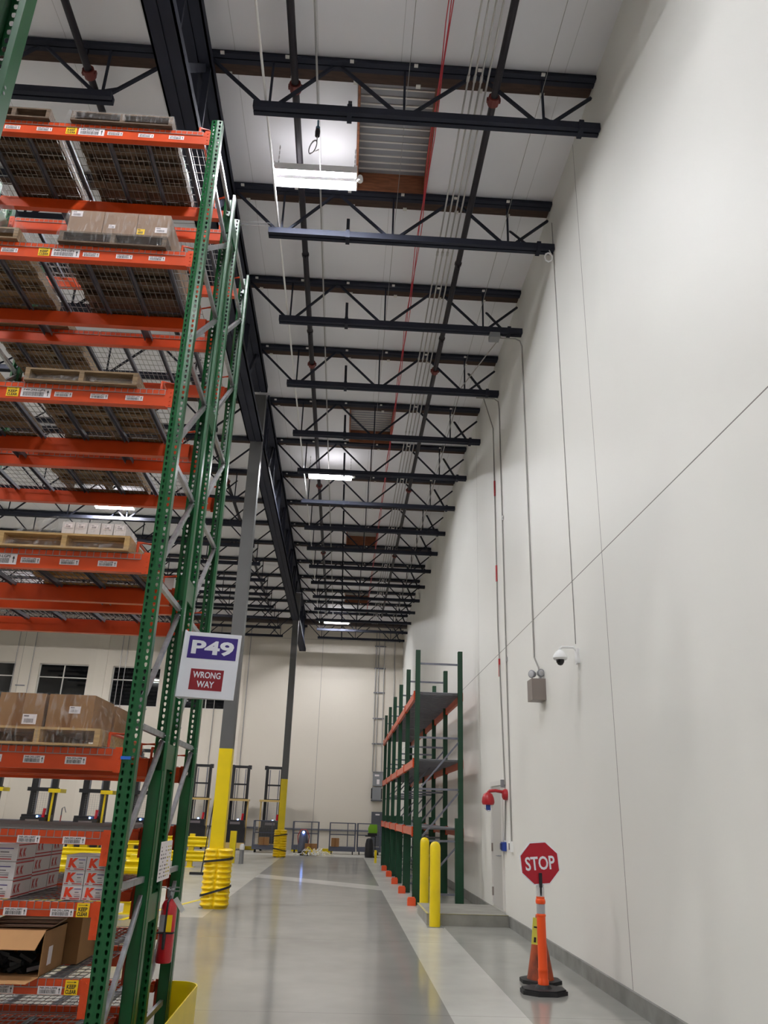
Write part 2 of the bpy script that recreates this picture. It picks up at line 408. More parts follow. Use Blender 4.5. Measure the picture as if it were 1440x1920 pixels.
# ------------------------------------------------------------------ roof joists
RP_TOP = [(-2.2, 0), (-0.47, 0), (1.33, 0), (2.87, 0)]
def joist_right(i, y):
    j = thing('roof_joist', 'dark steel roof joist from the girder to the white right wall, %s from the camera' % ORD[i], 'roof joist', (0, y, 0), env=True, group='roof joists on the right of the girder')
    MB().box(-2.1, WX - .002, -.075, -.008, 10.585, 10.64).box(-2.1, WX - .002, .008, .075, 10.585, 10.64).box(-2.1, WX - .002, -.075, .075, 10.63, 10.645).build('top_chord', M_steel, j)
    nl = MB().box(-2.1, WX - .012, .075, .24, 10.60, 10.64)
    for q in range(6): nl.box(-1.9 + q * .82, -1.84 + q * .82, .2, .26, 10.585, 10.6, 1).box(-1.95 + q * .82, -1.9 + q * .82, -.1, -.06, 10.58, 10.6, 1)
    nl.build('wood_nailer', [M_nailer, M_mull], j)
    MB().box(-1.47, WX - .002, -.07, -.012, 9.74, 9.84).box(-1.47, WX - .002, .012, .07, 9.74, 9.84).box(-1.47, WX - .002, -.012, .012, 9.81, 9.835).build('bottom_chord', M_steel, j)
    T = [-2.12, -.47, 1.33, WX - .02]; B = [-1.28, .40, 2.17]
    zt, zb = 10.57, 9.83
    for k, b in enumerate(B):
        MB().bar((T[k] + .05, 0, zt), (b - .07, 0, zb), .036, .036).build('web_diagonal', M_steel, j)
        MB().bar((T[k + 1] - .05, 0, zt if k < 2 else 10.33), (b + .07, 0, zb), .036, .036).build('web_diagonal', M_steel, j)
        MB().bar((b, 0, 10.58), (b, 0, zb), .028, .028).build('web_vertical', M_steel, j)
    for x in (-.28, 2.63):
        MB().box(x - .03, x + .03, -.085, .085, 9.72, 9.86).bar((x, .04, 9.74), (x - (.02 if x < 0 else .28), .55 if x < 0 else .6, 10.6), .05, .03).build('kicker_brace', M_steel, j)
def joist_left(i, y):
    j = thing('roof_joist', 'dark steel roof joist running left from the girder, %s from the camera' % ORD[i], 'roof joist', (0, y, 0), env=True, group='roof joists on the left of the girder')
    MB().box(LX + .01, -2.42, -.075, -.008, 10.585, 10.64).box(LX + .01, -2.42, .008, .075, 10.585, 10.64).build('top_chord', M_steel, j)
    MB().box(LX + .01, -2.42, .075, .24, 10.60, 10.64).build('wood_nailer', M_nailer, j)
    MB().box(LX + .01, -3.2, -.07, -.012, 9.74, 9.84).box(LX + .01, -3.2, .012, .07, 9.74, 9.84).box(LX + .01, -3.2, -.012, .012, 9.81, 9.835).build('bottom_chord', M_steel, j)
    x = -2.42; zt, zb = 10.57, 9.83
    while x > LX + 2:
        MB().bar((x - .05, 0, zt), (x - .85, 0, zb), .036, .036).build('web_diagonal', M_steel, j)
        MB().bar((x - 1.72, 0, zt), (x - .98, 0, zb), .036, .036).build('web_diagonal', M_steel, j)
        MB().bar((x - .915, 0, 10.58), (x - .915, 0, zb), .028, .028).build('web_vertical', M_steel, j)
        x -= 1.77
    for x in (-3.9, -7.5):
        MB().bar((x, .04, 9.76), (x + .5, .55, 10.55), .05, .03).build('kicker_brace', M_steel, j)
for i, y in enumerate(JY): joist_right(i, y); joist_left(i, y)

# ------------------------------------------------------------------ girder (bottom chord z 9.16, top chord z 10.4)
def girder(x, y0, y1, label, name='roof_girder'):
    g = thing(name, label, 'girder', (x, 0, 0), env=True)
    MB().box(-.01, .01, y0, y1, 9.18, 9.2).box(-.16, -.008, y0, y1, 9.16, 9.185).box(-.16, -.135, y0, y1, 9.16, 9.3).box(.008, .16, y0, y1, 9.16, 9.185).box(.135, .16, y0, y1, 9.16, 9.3).build('bottom_chord', M_steel, g)
    MB().box(-.01, .01, y0, y1, 10.4, 10.42).box(-.16, -.008, y0, y1, 10.38, 10.405).box(.008, .16, y0, y1, 10.38, 10.405).box(-.16, -.135, y0, y1, 10.38, 10.54).box(.135, .16, y0, y1, 10.38, 10.54).build('top_chord', M_steel, g)
    ys = [y for y in [1, 3.2, 5.3] + JY if y0 < y < y1]
    for a, b in zip(ys, ys[1:]):
        m = (a + b) / 2
        MB().bar((-.06, a, 10.4), (-.06, m - .08, 9.2), .05, .1).build('web_diagonal', M_steel, g)
        MB().bar((.06, b, 10.4), (.06, m + .08, 9.2), .05, .1).build('web_diagonal', M_steel, g)
        MB().bar((0, m, 10.4), (0, m, 9.2), .05, .09).build('web_vertical', M_steel, g)
        MB().bar((.1, a, 10.4), (.1, a, 9.2), .04, .08).build('web_vertical', M_steel, g)
    return g
girder(-2.2, 0.2, 15.7, 'near dark steel roof girder running from overhead to the first column')
girder(-2.2, 16.1, 32.85, 'middle dark steel roof girder spanning between the two columns')
girder(-2.2, 33.25, 39.7, 'far dark steel roof girder from the second column to the back wall')
# ------------------------------------------------------------------ columns and guards
for i, (y, yz) in enumerate(((15.9, 2.73), (33.05, 2.83))):
    c = thing('steel_column', ['near square steel column, grey above yellow, behind the P49 sign', 'far square steel column, grey above yellow, by the wire carts'][i], 'column', (-2.2, y, 0), env=True)
    MB().box(-.125, .125, -.125, .125, yz, 10.36).build('shaft', M_colgrey, c)
    MB().box(-.126, .126, -.126, .126, .02, yz).build('yellow_shaft', M_yellow, c)
    MB().box(-.2, .2, -.2, .2, 0, .02).build('base_plate', M_galv, c)
def sqr(t, r, e=4.0):
    c, s_ = math.cos(t), math.sin(t); q = (abs(c) ** e + abs(s_) ** e) ** (-1 / e); return r * q * c, r * q * s_
def column_guard(x, y, label, tilt):
    g = thing('column_guard', label, 'column guard', (x, y, 0), env=True, group='yellow column guards')
    H = .98; R = .25
    for side in (0, 1):
        mb = MB(); nz = 66; na = 26
        for iz in range(nz + 1):
            z = H * iz / nz
            rib = 0.5 - 0.5 * math.cos(2 * PI * (z - .02) / H * 11)
            edge = min(1, min(z, H - z) / .05)
            for ia in range(na + 1):
                t = -PI / 2 + PI * side + PI * (ia + .0) / na
                face = abs(math.sin(2 * t)) # 0 at face centres, 1 on corners
                seam = 1 - .2 * math.exp(-((ia) / 0.9) ** 2) - .2 * math.exp(-((na - ia) / 0.9) ** 2)
                dip = .04 * (1 - rib) * (.15 + .85 * math.sin(PI * min(1, ((ia / na) * 2) % 1.0001)) ** .5)
                rr = (R - dip) * seam * (1 - .12 * (1 - edge) ** 2)
                px, py = sqr(t, rr); mb.v.append((px, py, z))
        w = na + 1
        for iz in range(nz):
            for ia in range(na):
                a = iz * w + ia; mb.f.append((a, a + 1, a + w + 1, a + w)); mb.m.append(0)
        k = len(mb.v); mb.v += [(0, 0, 0), (0, 0, H)]
        for ia in range(na):
            mb.f.append((k, ia + 1, ia)); mb.m.append(0)
            a = nz * w + ia; mb.f.append((k + 1, a, a + 1)); mb.m.append(0)
        mb.build('guard_half', M_yplastic, g, smooth=True)
    for z0, sl_ in ((.79, .03), (.28, tilt)):
        mb = MB(); n = 48
        for i in range(n):
            t = 2 * PI * i / n; px, py = sqr(t, R + .004); ox, oy = sqr(t, R + .011)
            zz = z0 + sl_ * px / R
            mb.v += [(px, py, zz - .018), (ox, oy, zz - .018), (ox, oy, zz + .018), (px, py, zz + .018)]
        for i in range(n):
            a, b = 4 * i, 4 * ((i + 1) % n)
            for q in ((a, b, b + 1, a + 1), (a + 1, b + 1, b + 2, a + 2), (a + 2, b + 2, b + 3, a + 3)): mb.f.append(q); mb.m.append(0)
        mb.build('strap', M_black, g)
column_guard(-2.15, 15.86, 'yellow ribbed plastic column guard around the near column, lower strap slanting up to the right', .075)
column_guard(-2.2, 33.05, 'yellow ribbed plastic column guard around the far column by the carts', -.045)

# ------------------------------------------------------------------ sprinkler pipes
for x, lab in ((-1.0, 'black sprinkler pipe running away above the lit fixtures'), (1.57, 'black sprinkler pipe running away nearest the white right wall'), (-3.62, 'black sprinkler pipe left of the girder above the tall rack')):
    p = thing('sprinkler_pipe', lab, 'pipe', (x, 0, 10.36), env=True)
    MB().tube([(0, 0, 0), (0, 36.6, 0)], .048, 10).build('pipe', M_pipe, p, smooth=True)
    for i, y in enumerate(JY[:-2]):
        if i % 3 == 0:
            MB().tube([(0, y + .1, 0), (0, y + .22, 0)], .075, 10).box(-.09, .09, y + .14, y + .18, -.03, .03).build('coupling', M_coupl, p)
        else:
            MB().tube([(0, y + 1.15, 0), (0, y + 1.2, 0)], .06, 10).tube([(0, y + 1.17, 0), (0, y + 1.17, -.1)], .018, 6).build('sprinkler_head', M_pipe, p)
    for y in JY[:-2]:
        MB().tube([(0, y, .06), (0, y, .26)], .01, 5).build('hanger_rod', M_pipe, p)
tag(MB().tube([(-16, 37.6, 10.2), (WX - .02, 37.6, 10.2)], .15, 14).build('main_pipe', mat('dark_brown_pipe', (58, 46, 44), .5), smooth=True, env=True), 'large dark brown main pipe crossing under the roof near the back wall', 'pipe')
# ------------------------------------------------------------------ conduits overhead
def conduit(label, pts, r, m=M_cond, name='conduit', couplers=(), group=None, cat='conduit'):
    o = thing(name, label, cat, (0, 0, 0), env=True, group=group)
    MB().tube(pts, r, 8).build('conduit_run', m, o, smooth=True)
    for c in couplers:
        c = Vector(c[:3]); ax = Vector((0, .045, 0)) if abs((Vector(pts[-1]) - Vector(pts[0])).normalized().z) < .5 else Vector((0, 0, .04))
        MB().tube([c - ax, c + ax], r * 1.6, 8).build('coupler', M_cond, o)
    return o
for k, x in enumerate((1.14, 1.22, 1.30, 1.38)):
    nm = ['leftmost', 'second from the left', 'third from the left', 'rightmost'][k]
    conduit('thin grey conduit of the overhead bundle of four, %s' % nm, [(x, 1.5, 9.98), (x, 36.5, 9.98)], .012, couplers=[(x, 7.0, 9.98), (x, 10.2, 9.98), (x, 13.3, 9.98), (x, 16.5, 9.98)] if k < 3 else [], group='bundle of overhead conduits')
conduit('pale conduit running overhead past the left end of the near light fixture', [(-1.33, 1.5, 9.93), (-1.33, 36.5, 9.93)], .016, M_white)
conduit('grey conduit running overhead above the power plug', [(-.71, 1.5, 10.28), (-.71, 8.0, 10.28)], .014)
conduit('grey conduit running overhead from the near light towards the back', [(-.71, 9.0, 10.28), (-.71, 36.5, 10.28)], .013)
conduit('thin grey conduit zigzagging near the roof by the right wall', [(2.5, 12.0, 9.72), (2.1, 14.2, 9.9), (2.15, 36.0, 9.9)], .01)
rc = MB()
for dx in (-.02, .0, .022):
    pts = []
    for i in range(60):
        y = 2 + i * .58; pts.append((.85 + dx + .012 * math.sin(i * 1.7 + dx * 90), y, 10.45 - .05 * abs(math.sin(i * PI * .58 / 2.2))))
    rc.tube(pts, .007, 5)
tag(rc.build('cable_bundle', M_redcable, env=True), 'thin red cable bundle draped along the ceiling past the skylights', 'cable')
for k, (x, z) in enumerate(((.45, 10.5), (2.15, 10.3))):
    tag(MB().tube([(x, 2, z), (x, 36, z)], .004, 4).build('wire', M_cond, env=True), ['fine grey wire running under the skylights', 'fine pale wire running near the right wall under the roof'][k], 'wire')
tag(MB().tube([(-4.6, 9.8, 9.86), (-1.45, 9.66, 9.86)], .006, 5).tube([(-4.6, 9.8, 9.93), (-1.45, 9.68, 9.93)], .006, 5).build('wire', M_cond, env=True), 'pair of thin cables crossing from the second joist end to the rack', 'wire')
cl = MB(); q = [(WX - .1 + .06 * math.cos(t / 8 * 2 * PI), 9.66 + .01 * t / 8, 9.6 + .08 * math.sin(t / 8 * 2 * PI)) for t in range(20)]
tag(cl.tube([(WX - .08, 9.68, 9.74)] + q, .008, 6).build('cable_coil', M_white, env=True), 'small coil of white cable hanging at the wall end of the second joist', 'cable')
# power drop of the near light
pl = thing('power_drop', 'dark plug with coiled grey cord hanging above the near light fixture', 'power cord', (-.71, 8.05, 10.28), env=True)
MB().tube([(0, 0, 0), (0, .02, -.1)], .014, 8).tube([(0, .02, -.1), (0, .02, -.14)], .03, 10).build('blue_connector', mat('grey_blue_plastic', (96, 130, 150), .4), pl)
MB().lathe([(.022, 0), (.032, .01), (.034, .09), (.03, .12), (.02, .13)], (0, .02, -.26), 14).build('plug', M_blackmetal, pl)
pts = [(0, .02, -.26)]
for i in range(40):
    t = i / 39 * 2 * PI * 2.6; pts.append((-.05 + .05 * math.cos(t), .04 + .01 * i / 39, -.42 + .12 * math.sin(t + .6)))
pts += [(.03, .1, -.4), (.03, .4, -.3), (.02, .78, -.2)]
MB().tube(pts, .007, 6).build('cord', M_cond, pl, smooth=True)

# ------------------------------------------------------------------ light fixtures
def light_fixture(label, loc, rz=0, tube=None):
    f = thing('ceiling_light', label, 'light', loc, rz, 'strip light fixtures under the roof', env=True)
    hw = .57
    h = MB(); h.box(-hw, hw, -.035, .035, -.03, .05)
    h.extr([(.035, .05), (.035, .03), (.13, .03), (.165, -.062), (.17, -.062), (.17, .05)], (-hw, 0, 0), (hw, 0, 0), (0, 1, 0), (0, 0, 1))
    h.extr([(-.17, .05), (-.17, -.062), (-.165, -.062), (-.13, .03), (-.035, .03), (-.035, .05)], (-hw, 0, 0), (hw, 0, 0), (0, 1, 0), (0, 0, 1))
    h.box(-hw - .012, -hw, -.185, .185, -.05, .06); h.box(hw, hw + .012, -.185, .185, -.05, .06)
    h.build('housing', M_white, f)
    MB().box(-hw + .05, hw - .05, -.15, -.06, .0505, .054).box(-hw + .05, hw - .05, .06, .15, .0505, .054).build('uplight_slot', M_up, f)
    for y in (-.105, .105): MB().tube([(-hw + .01, y, -.012), (hw - .01, y, -.012)], .022, 10).build('tube', tube or M_tube, f, smooth=True)
    for x in (-hw + .02, hw - .03):
        c = MB(); k = 0
        for i in range(11):
            z = .06 + i * .045
            if i % 2: c.box(x - .008, x + .008, -.003, .003, z, z + .05)
            else: c.box(x - .003, x + .003, -.008, .008, z, z + .05)
        c.build('chain', M_cond, f)
    MB().lathe([(.035, -.07), (.045, -.05), (.04, 0), (.03, .03)], (hw + .055, -.02, 0), 14).build('sensor', M_white, f)
    return f
LIGHTS = []
light_fixture('bright double-tube strip light hanging by the near skylight', (-.75, 8.86, 10.1), -.01)
light_fixture('second lit strip light down the aisle, under the fifth and sixth joists', (-.66, 19.5, 10.1))
light_fixture('farthest lit strip light down the aisle near the back wall', (-.55, 36.7, 10.05))
k = -1
for (x, y) in ((-.7, 3.0), (-.7, -2.6), (-7.2, 3.2), (-7.2, 12.6), (-13.6, 12.6), (-7.2, 22.6), (-13.6, 22.6), (-7.2, 33.4), (-13.6, 33.4), (-13.6, 3.2)):
    if k == 1: k = 2
    light_fixture('strip light fixture %s' % {-1: 'over the walkway just in front of the camera', 0: 'behind the camera over the walkway', 1: 'over the walkway between the second and the far strip light', 2: 'over the near rack aisle', 3: 'behind the tall rack, close to it', 4: 'behind the tall rack, farther left', 5: 'left of the first column', 6: 'far left, midway to the back wall', 7: 'over the lift trucks, left of the far column', 8: 'over the lift trucks at the far left', 9: 'over the near rack aisle, farther left'}[k], (x, y, 10.1), 0, M_tube2 if x < -2 else None); k += 1

# ------------------------------------------------------------------ right wall devices
W = WX
def wallrun(label, pts, r=.012, m=M_cond2, **kw): return conduit(label, pts, r, m, **kw)
wallrun('thin camera cable dropping down the white wall above the dome camera', [(W - .006, 9.72, 10.3), (W - .006, 9.72, 3.72)], .006)
wallrun('grey conduit dropping from a roof junction box down to the emergency light', [(2.35, 11.97, 9.66), (W - .12, 11.97, 9.66), (W - .04, 11.97, 9.62), (W - .015, 11.95, 9.5), (W - .015, 11.9, 3.95), (W - .015, 11.65, 3.75), (W - .015, 11.6, 3.5)])
tag(MB().box(2.28, 2.46, 11.88, 12.06, 9.62, 9.72).build('junction_box', M_panel, env=True), 'small grey junction box under the third joist by the right wall', 'junction box')
wallrun('grey conduit dropping from the fourth joist down to the white call box', [(2.4, 14.16, 9.66), (W - .1, 14.16, 9.66), (W - .02, 14.16, 9.6), (W - .015, 14.1, 9.4), (W - .015, 13.95, 1.3)], couplers=[(W - .015, 14.0, 7.0), (W - .015, 13.98, 4.3)])
rr = wallrun('grey fire alarm conduit with red sleeves running down to the red strobe', [(2.6, 14.9, 10.4), (W - .015, 14.78, 9.3), (W - .015, 14.72, 5.0), (W - .015, 14.4, 2.2)])
for z in (7.75, 5.95, 4.1): MB().tube([(W - .015, 14.74 if z > 5 else 14.65, z), (W - .015, 14.74 if z > 5 else 14.65, z + .33)], .02, 8).build('red_sleeve', M_devred, rr)
wallrun('grey conduit from the red alarm down to the blue call box by the door', [(W - .015, 14.38, 1.95), (W - .015, 14.5, 1.3)], .012)
cam = thing('dome_camera', 'white dome security camera on a curved wall arm', 'camera', (W, 9.65, 3.62), env=True)
MB().box(-.03, 0, -.05, .05, -.16, .02).build('wall_plate', M_white, cam)
MB().tube([(-.02, 0, 0), (-.06, 0, .04), (-.2, 0, .04), (-.23, 0, .02), (-.23, 0, -.03)], .016, 8).build('arm', M_white, cam, smooth=True)
MB().lathe([(.02, .0), (.05, -.02), (.085, -.07), (.09, -.1), (.075, -.12)], (-.23, 0, 0), 22).build('housing', M_white, cam, smooth=True)
MB().lathe([(.05, -.12), (.048, -.15), (.03, -.18), (.01, -.19)], (-.23, 0, 0), 20).build('dome', M_dome, cam, smooth=True)
el = thing('emergency_light', 'taupe emergency light box with two lamp heads on the white wall', 'emergency light', (W, 11.45, 3.24), env=True)
MB().box(-.2, 0, -.13, .17, 0, .3).box(-.202, -.2, -.02, .05, .26, .27).build('battery_box', M_beige, el)
for x, a, y in ((-.05, .3, -.06), (-.15, -.9, .06)):
    T = Matrix.Translation((x, y - .0, .39)) @ Matrix.Rotation(a, 4, 'Z') @ Matrix.Rotation(PI / 2, 4, 'X')
    hh = MB().lathe([(.015, -.06), (.04, -.05), (.055, -.01), (.058, .015), (.05, .02)], (0, 0, 0), 20, T=T).tube([(x, y, .3), (x, y, .36)], .01, 6).build('lamp_head', M_panel, el, smooth=True)
    MB().lathe([(.045, .0205), (.02, .024)], (0, 0, 0), 18, T=T).build('lens', M_reflect, hh)
hs = thing('alarm_strobe', 'red fire alarm strobe and horn on an arm beside the door', 'fire alarm', (W, 14.3, 2.03), env=True)
MB().lathe([(.09, 0), (.095, .03), (.08, .07), (.05, .085)], (0, 0, 0), 18, T=Matrix.Rotation(-PI / 2, 4, 'Y')).build('back_box', M_devred, hs, smooth=True)
MB().tube([(-.06, 0, .04), (-.2, 0, .06), (-.3, 0, .05), (-.33, 0, .02)], .028, 10).build('arm', M_devred, hs, smooth=True)
MB().lathe([(.03, .03), (.075, .0), (.1, -.06), (.11, -.13), (.095, -.17), (.05, -.175)], (-.33, 0, 0), 22).build('horn_body', M_devred, hs, smooth=True)
MB().box(-.365, -.295, -.035, .035, -.26, -.17).build('blue_lens', M_blue, hs)
MB().tube([(-.4, -.05, -.16), (-.4, -.05, -.23), (-.34, -.05, -.28), (-.3, -.05, -.27)], .006, 6).build('guard_wire', M_galv, hs)
MB().box(-.07, 0, .12, .22, .12, .25).build('junction_plate', M_panel, hs)
cb = thing('call_box', 'small blue alarm call box on the wall beside the door', 'call box', (W, 14.52, 1.2), env=True)
MB().box(-.07, 0, -.08, .08, -.07, .07).build('blue_body', M_blue, cb); MB().box(-.09, -.07, -.05, .05, -.05, .05).build('cover', mat('dark_blue_plastic', (36, 50, 110), .3), cb)
cb = thing('call_box', 'small white call box on the wall right of the blue one', 'call box', (W, 13.95, 1.22), env=True)
MB().box(-.05, 0, -.06, .06, -.08, .08).build('white_body', M_white, cb); MB().box(-.062, -.05, -.015, .015, -.05, .05).build('grey_switch', M_greyprint, cb)

# ------------------------------------------------------------------ bollards, stop post, old cone
for (x, y, lab) in ((1.61, 14.07, 'yellow steel bollard in front of the raised slab, nearer of the pair'), (1.69, 16.55, 'yellow steel bollard beside the small rack, farther of the pair')):
    b = thing('bollard', lab, 'bollard', (x, y, 0), env=True, group='yellow bollards')
    MB().lathe([(.088, .008), (.088, 1.16), (.083, 1.2), (.065, 1.235), (.035, 1.255), (.008, 1.26)], (0, 0, 0), 28).build('post', M_yellow, b, smooth=True)
    MB().box(-.13, .13, -.13, .13, 0, .008).build('base_plate', M_galv, b)
st = thing('stop_post', 'red STOP paddle on an orange delineator post with black rubber base', 'stop sign', (2.165, 9.15, 0), env=True)
bs_ = []
for i in range(8):
    t = 2 * PI * i / 8 + PI / 8; bs_.append((.235 * math.cos(t) * 1.05, .2 * math.sin(t)))
mb = MB(); mb.extr(bs_, (0, 0, 0), (0, 0, .035), (1, 0, 0), (0, 1, 0)); mb.extr([(x * .93, y * .93) for x, y in bs_], (0, 0, .035), (0, 0, .05), (1, 0, 0), (0, 1, 0)); mb.lathe([(.085, .05), (.07, .075), (.06, .08)], (0, 0, 0), 20)
mb.build('rubber_base', M_black, st)
MB().lathe([(.055, .075), (.055, .12), (.048, .13), (.05, .2), (.052, .21), (.05, .22), (.047, .23), (.045, .70), (.05, .705), (.05, .72), (.044, .725), (.044, .73)], (0, 0, 0), 24).build('orange_tube', M_conebright, st, smooth=True)
MB().lathe([(.0445, .73), (.0445, .82)], (0, 0, 0), 24).build('reflective_band', M_reflect, st, smooth=True)
MB().lathe([(.044, .82), (.05, .825), (.052, .845), (.048, .865), (.044, .87), (.044, .89)], (0, 0, 0), 24).build('orange_collar', M_conebright, st, smooth=True)
MB().lathe([(.043, .89), (.043, 1.0), (.045, 1.01), (.041, 1.01), (.041, .9)], (0, 0, 0), 20).build('clear_cup', M_clear, st, smooth=True)
T = Matrix.Translation((0, -.03, 1.215)) @ Matrix.Rotation(math.radians(-5), 4, 'Y') @ Matrix.Rotation(math.radians(0), 4, 'Z')
oc = lambda r: [(r * math.cos(PI / 8 + i * PI / 4), r * math.sin(PI / 8 + i * PI / 4)) for i in range(8)]
mb = MB(); mb.extr(oc(.226), T @ Vector((0, 0, 0)), T @ Vector((0, .01, 0)), T.to_3x3() @ Vector((1, 0, 0)), T.to_3x3() @ Vector((0, 0, 1)), 0)
mb.add([T @ Vector((x, -.001, z)) for x, z in oc(.215)], [tuple(range(8))], 1)
mb.text('STOP', -.157, -.068, .32, .135, -.002, 0, .02, T=T)
mb.build('stop_plate', [M_signwhite, M_stop], st)
MB().box(-.017, .017, -.045, -.035, .98, 1.12).tube([(0, -.03, .9), (0, -.035, 1.0)], .014, 8).box(-.006, .006, -.048, -.045, 1.09, 1.102).build('handle_clamp', M_blackmetal, st)
cn = thing('traffic_cone', 'old dirty orange traffic cone with a yellow tag, behind the stop post', 'traffic cone', (2.27, 9.72, 0), env=True)
mb = MB(); mb.extr(oc(.23), (0, 0, 0), (0, 0, .035), (1, 0, 0), (0, 1, 0)); mb.build('rubber_base', M_black, cn)
MB().lathe([(.145, .035), (.14, .06), (.03, .66), (.022, .665)], (0, 0, 0), 26).build('cone_body', M_conedirty, cn, smooth=True)
T = Matrix.Translation((-.085, -.2, .52)) @ Matrix.Rotation(math.radians(6), 4, 'Y')
MB().box(-.035, .035, -.002, .002, -.13, .13, 0, T).box(-.012, .012, -.004, -.003, -.11, -.06, 1, T).box(-.02, .02, -.004, -.003, .03, .045, 1, T).build('yellow_tag', [mat('yellow_tag_card', (236, 232, 96), .6), M_print], cn)

# ------------------------------------------------------------------ small rack along the right wall (survey units)
RK_Y = [17.3, 19.85, 22.35, 24.85, 27.35, 29.8]; RK_X = (1.575, 2.5); RK_L = [1.42, 2.76, 4.15]
rk = thing('pallet_rack', 'empty green rack with pale orange beams along the white right wall', 'pallet rack', (0, 0, 0), env=True)
for y in RK_Y:
    for x in RK_X:
        mb = MB(); s_ = -1 if x > 2 else 1
        # a C post with a dotted slot pattern, open towards the inside of the frame
        mb.box(x - .05 * s_, x - .044 * s_, y - .045, y + .045, .01, 5.05) if s_ > 0 else mb.box(x + .044, x + .05, y - .045, y + .045, .01, 5.05)
        mb.box(x - .05, x + .05, y - .045, y - .039, .01, 5.05).box(x - .05, x + .05, y + .039, y + .045, .01, 5.05)
        if s_ > 0:
            for q in range(94):
                z = .1 + q * .052; mb.box(x - .052, x - .0501, y - .024, y - .014, z, z + .018, 1); mb.box(x - .052, x - .0501, y + .014, y + .024, z, z + .018, 1)
        for q in range(94):
            z = .1 + q * .052
            if y < 18: mb.box(x - .025, x - .017, y - .0465, y - .0451, z, z + .01, 1); mb.box(x + .017, x + .025, y - .0465, y - .0451, z, z + .01, 1)
        mb.build('upright_post', [M_green2, M_blackmetal], rk)
        MB().box(x + (.05 if s_ > 0 else -.12), x + (.12 if s_ > 0 else -.05), y - .04, y + .04, .01, 1.62).build('post_reinforcement', M_green2, rk)
        MB().box(x - .1, x + .1, y - .08, y + .08, 0, .01).build('foot_plate', M_galv, rk)
    for z in (4.76, 3.2, 2.17, 1.18, .2):
        MB().box(RK_X[0] + .05, RK_X[1] - .05, y - .017, y + .017, z - .02, z + .02).build('cross_brace', M_zinc, rk)
    for a, b in (((1.74, 2.22), (2.47, 3.13)), ((1.74, 1.24), (2.47, 2.12)), ((1.74, .3), (2.47, 1.14))):
        MB().bar((a[0] - .05, y, a[1]), (b[0], y, b[1]), .034, .034).build('cross_brace', M_zinc, rk)
for z in RK_L:
    for k, x in enumerate((RK_X[0] - .0, RK_X[1] + .0)):
        for a, b in zip(RK_Y, RK_Y[1:]):
            xo = x - .07 if k == 0 else x + .01
            MB().box(xo, xo + .06, a + .05, b - .05, z - .15, z - .012).box(xo + (.0 if k == 0 else .0), xo + .06, a + .05, b - .05, z - .012, z - .002).build('beam', M_orange2, rk)
            for yy in (a + .025, b - .05):
                MB().box(xo - .012, xo + .055, yy, yy + .03, z - .17, z + .02).build('beam_connector', M_orange, rk)
    for a, b in zip(RK_Y, RK_Y[1:]):
        d = MB(); n = 13
        for i in range(n):
            ya = a + .06 + (b - a - .12) * i / n; w = (b - a - .12) / n
            d.box(RK_X[0] + .0, RK_X[1] - .0, ya + .01, ya + w - .01, z, z + .012); d.box(RK_X[0] + .0, RK_X[1] - .0, ya + w * .35, ya + w * .65, z - .03, z)
        d.build('steel_deck', M_deck, rk)
for i, y in enumerate(RK_Y[:5]):
    tag(MB().extr([(-.08, 0), (.08, 0), (.08, .12), (.06, .15), (-.06, .15), (-.08, .12)], (1.5, y - .2, 0), (1.5, y - .09, 0), (1, 0, 0), (0, 0, 1)).build('post_guard', mat('orange_post_guard', (226, 84, 40), .5) if i == 0 else bpy.data.materials['orange_post_guard'], env=True),
        'orange foot guard at the %s aisle-side post of the small green rack' % ORD[i], 'post guard', 'orange post guards')
tag(MB().box(1.36, 1.44, 31.2, 31.4, 0, .42).build('post_guard', M_yellow, env=True), 'short yellow guard block behind the far end of the small green rack', 'post guard')

# ------------------------------------------------------------------ back wall services
def pv(x, z0, z1, label, r=.02): tag(MB().tube([(x, BY - .06, z0), (x, BY - .06, z1)], r, 8).build('conduit', M_cond, env=True, smooth=True), label, 'conduit')
for x, z0, lab in ((1.51, 3.55, 'leftmost conduit of the three rising above the wall disconnect at the back'), (1.65, 3.55, 'middle conduit of the three rising above the wall disconnect at the back'), (1.93, 3.0, 'rightmost conduit of the three rising above the wall disconnect at the back'),
                   (2.45, 2.2, 'thin conduit on the back wall nearest the right corner'), (-11.17, 2.0, 'left conduit of the pair crossing the third window of the back wall'), (-10.9, 2.0, 'right conduit of the pair crossing the third window of the back wall'),
                   (-16.26, 2.0, 'grey conduit at the right edge of the far left window'), (-15.45, 4.5, 'grey conduit on the pilaster left of the second window'), (-6.35, 1.0, 'grey conduit rising behind the P49 sign on the back wall'), (-4.85, 1.0, 'grey conduit on the back wall just right of the near column')):
    pv(x, z0, 10.3, lab)
for z in (4.85, 6.05, 7.3, 8.5, 9.62):
    tag(MB().box(1.44, 2.0, BY - .06, BY - .0, z - .025, z + .025).build('conduit_strut', M_zinc, env=True), 'steel strut holding the three conduits on the back wall, %s from the bottom' % {4.85: 'first', 6.05: 'second', 7.3: 'third', 8.5: 'fourth', 9.62: 'topmost'}[z], 'strut')
for x, z in ((-15.6, 10.0), (-15.7, 7.0)): tag(MB().box(x - .35, x + .1, BY - .09, BY - .035, z - .02, z + .02).build('conduit_strut', M_zinc, env=True), 'short steel strut on the pilaster left of the second window, %s' % ('upper' if z > 8 else 'lower'), 'strut')
ep = thing('electrical_disconnect', 'grey electrical disconnect box high on the back wall by the corner', 'electrical box', (1.78, BY, 3.2), env=True)
MB().box(-.24, .24, -.22, 0, -.3, .3).box(-.25, .25, -.2, 0, .32, .36).build('cabinet', M_panel, ep)
MB().box(-.15, .06, -.225, -.22, .14, .22).box(-.05, .08, -.225, -.22, -.22, .0).build('warning_label', M_label, ep)
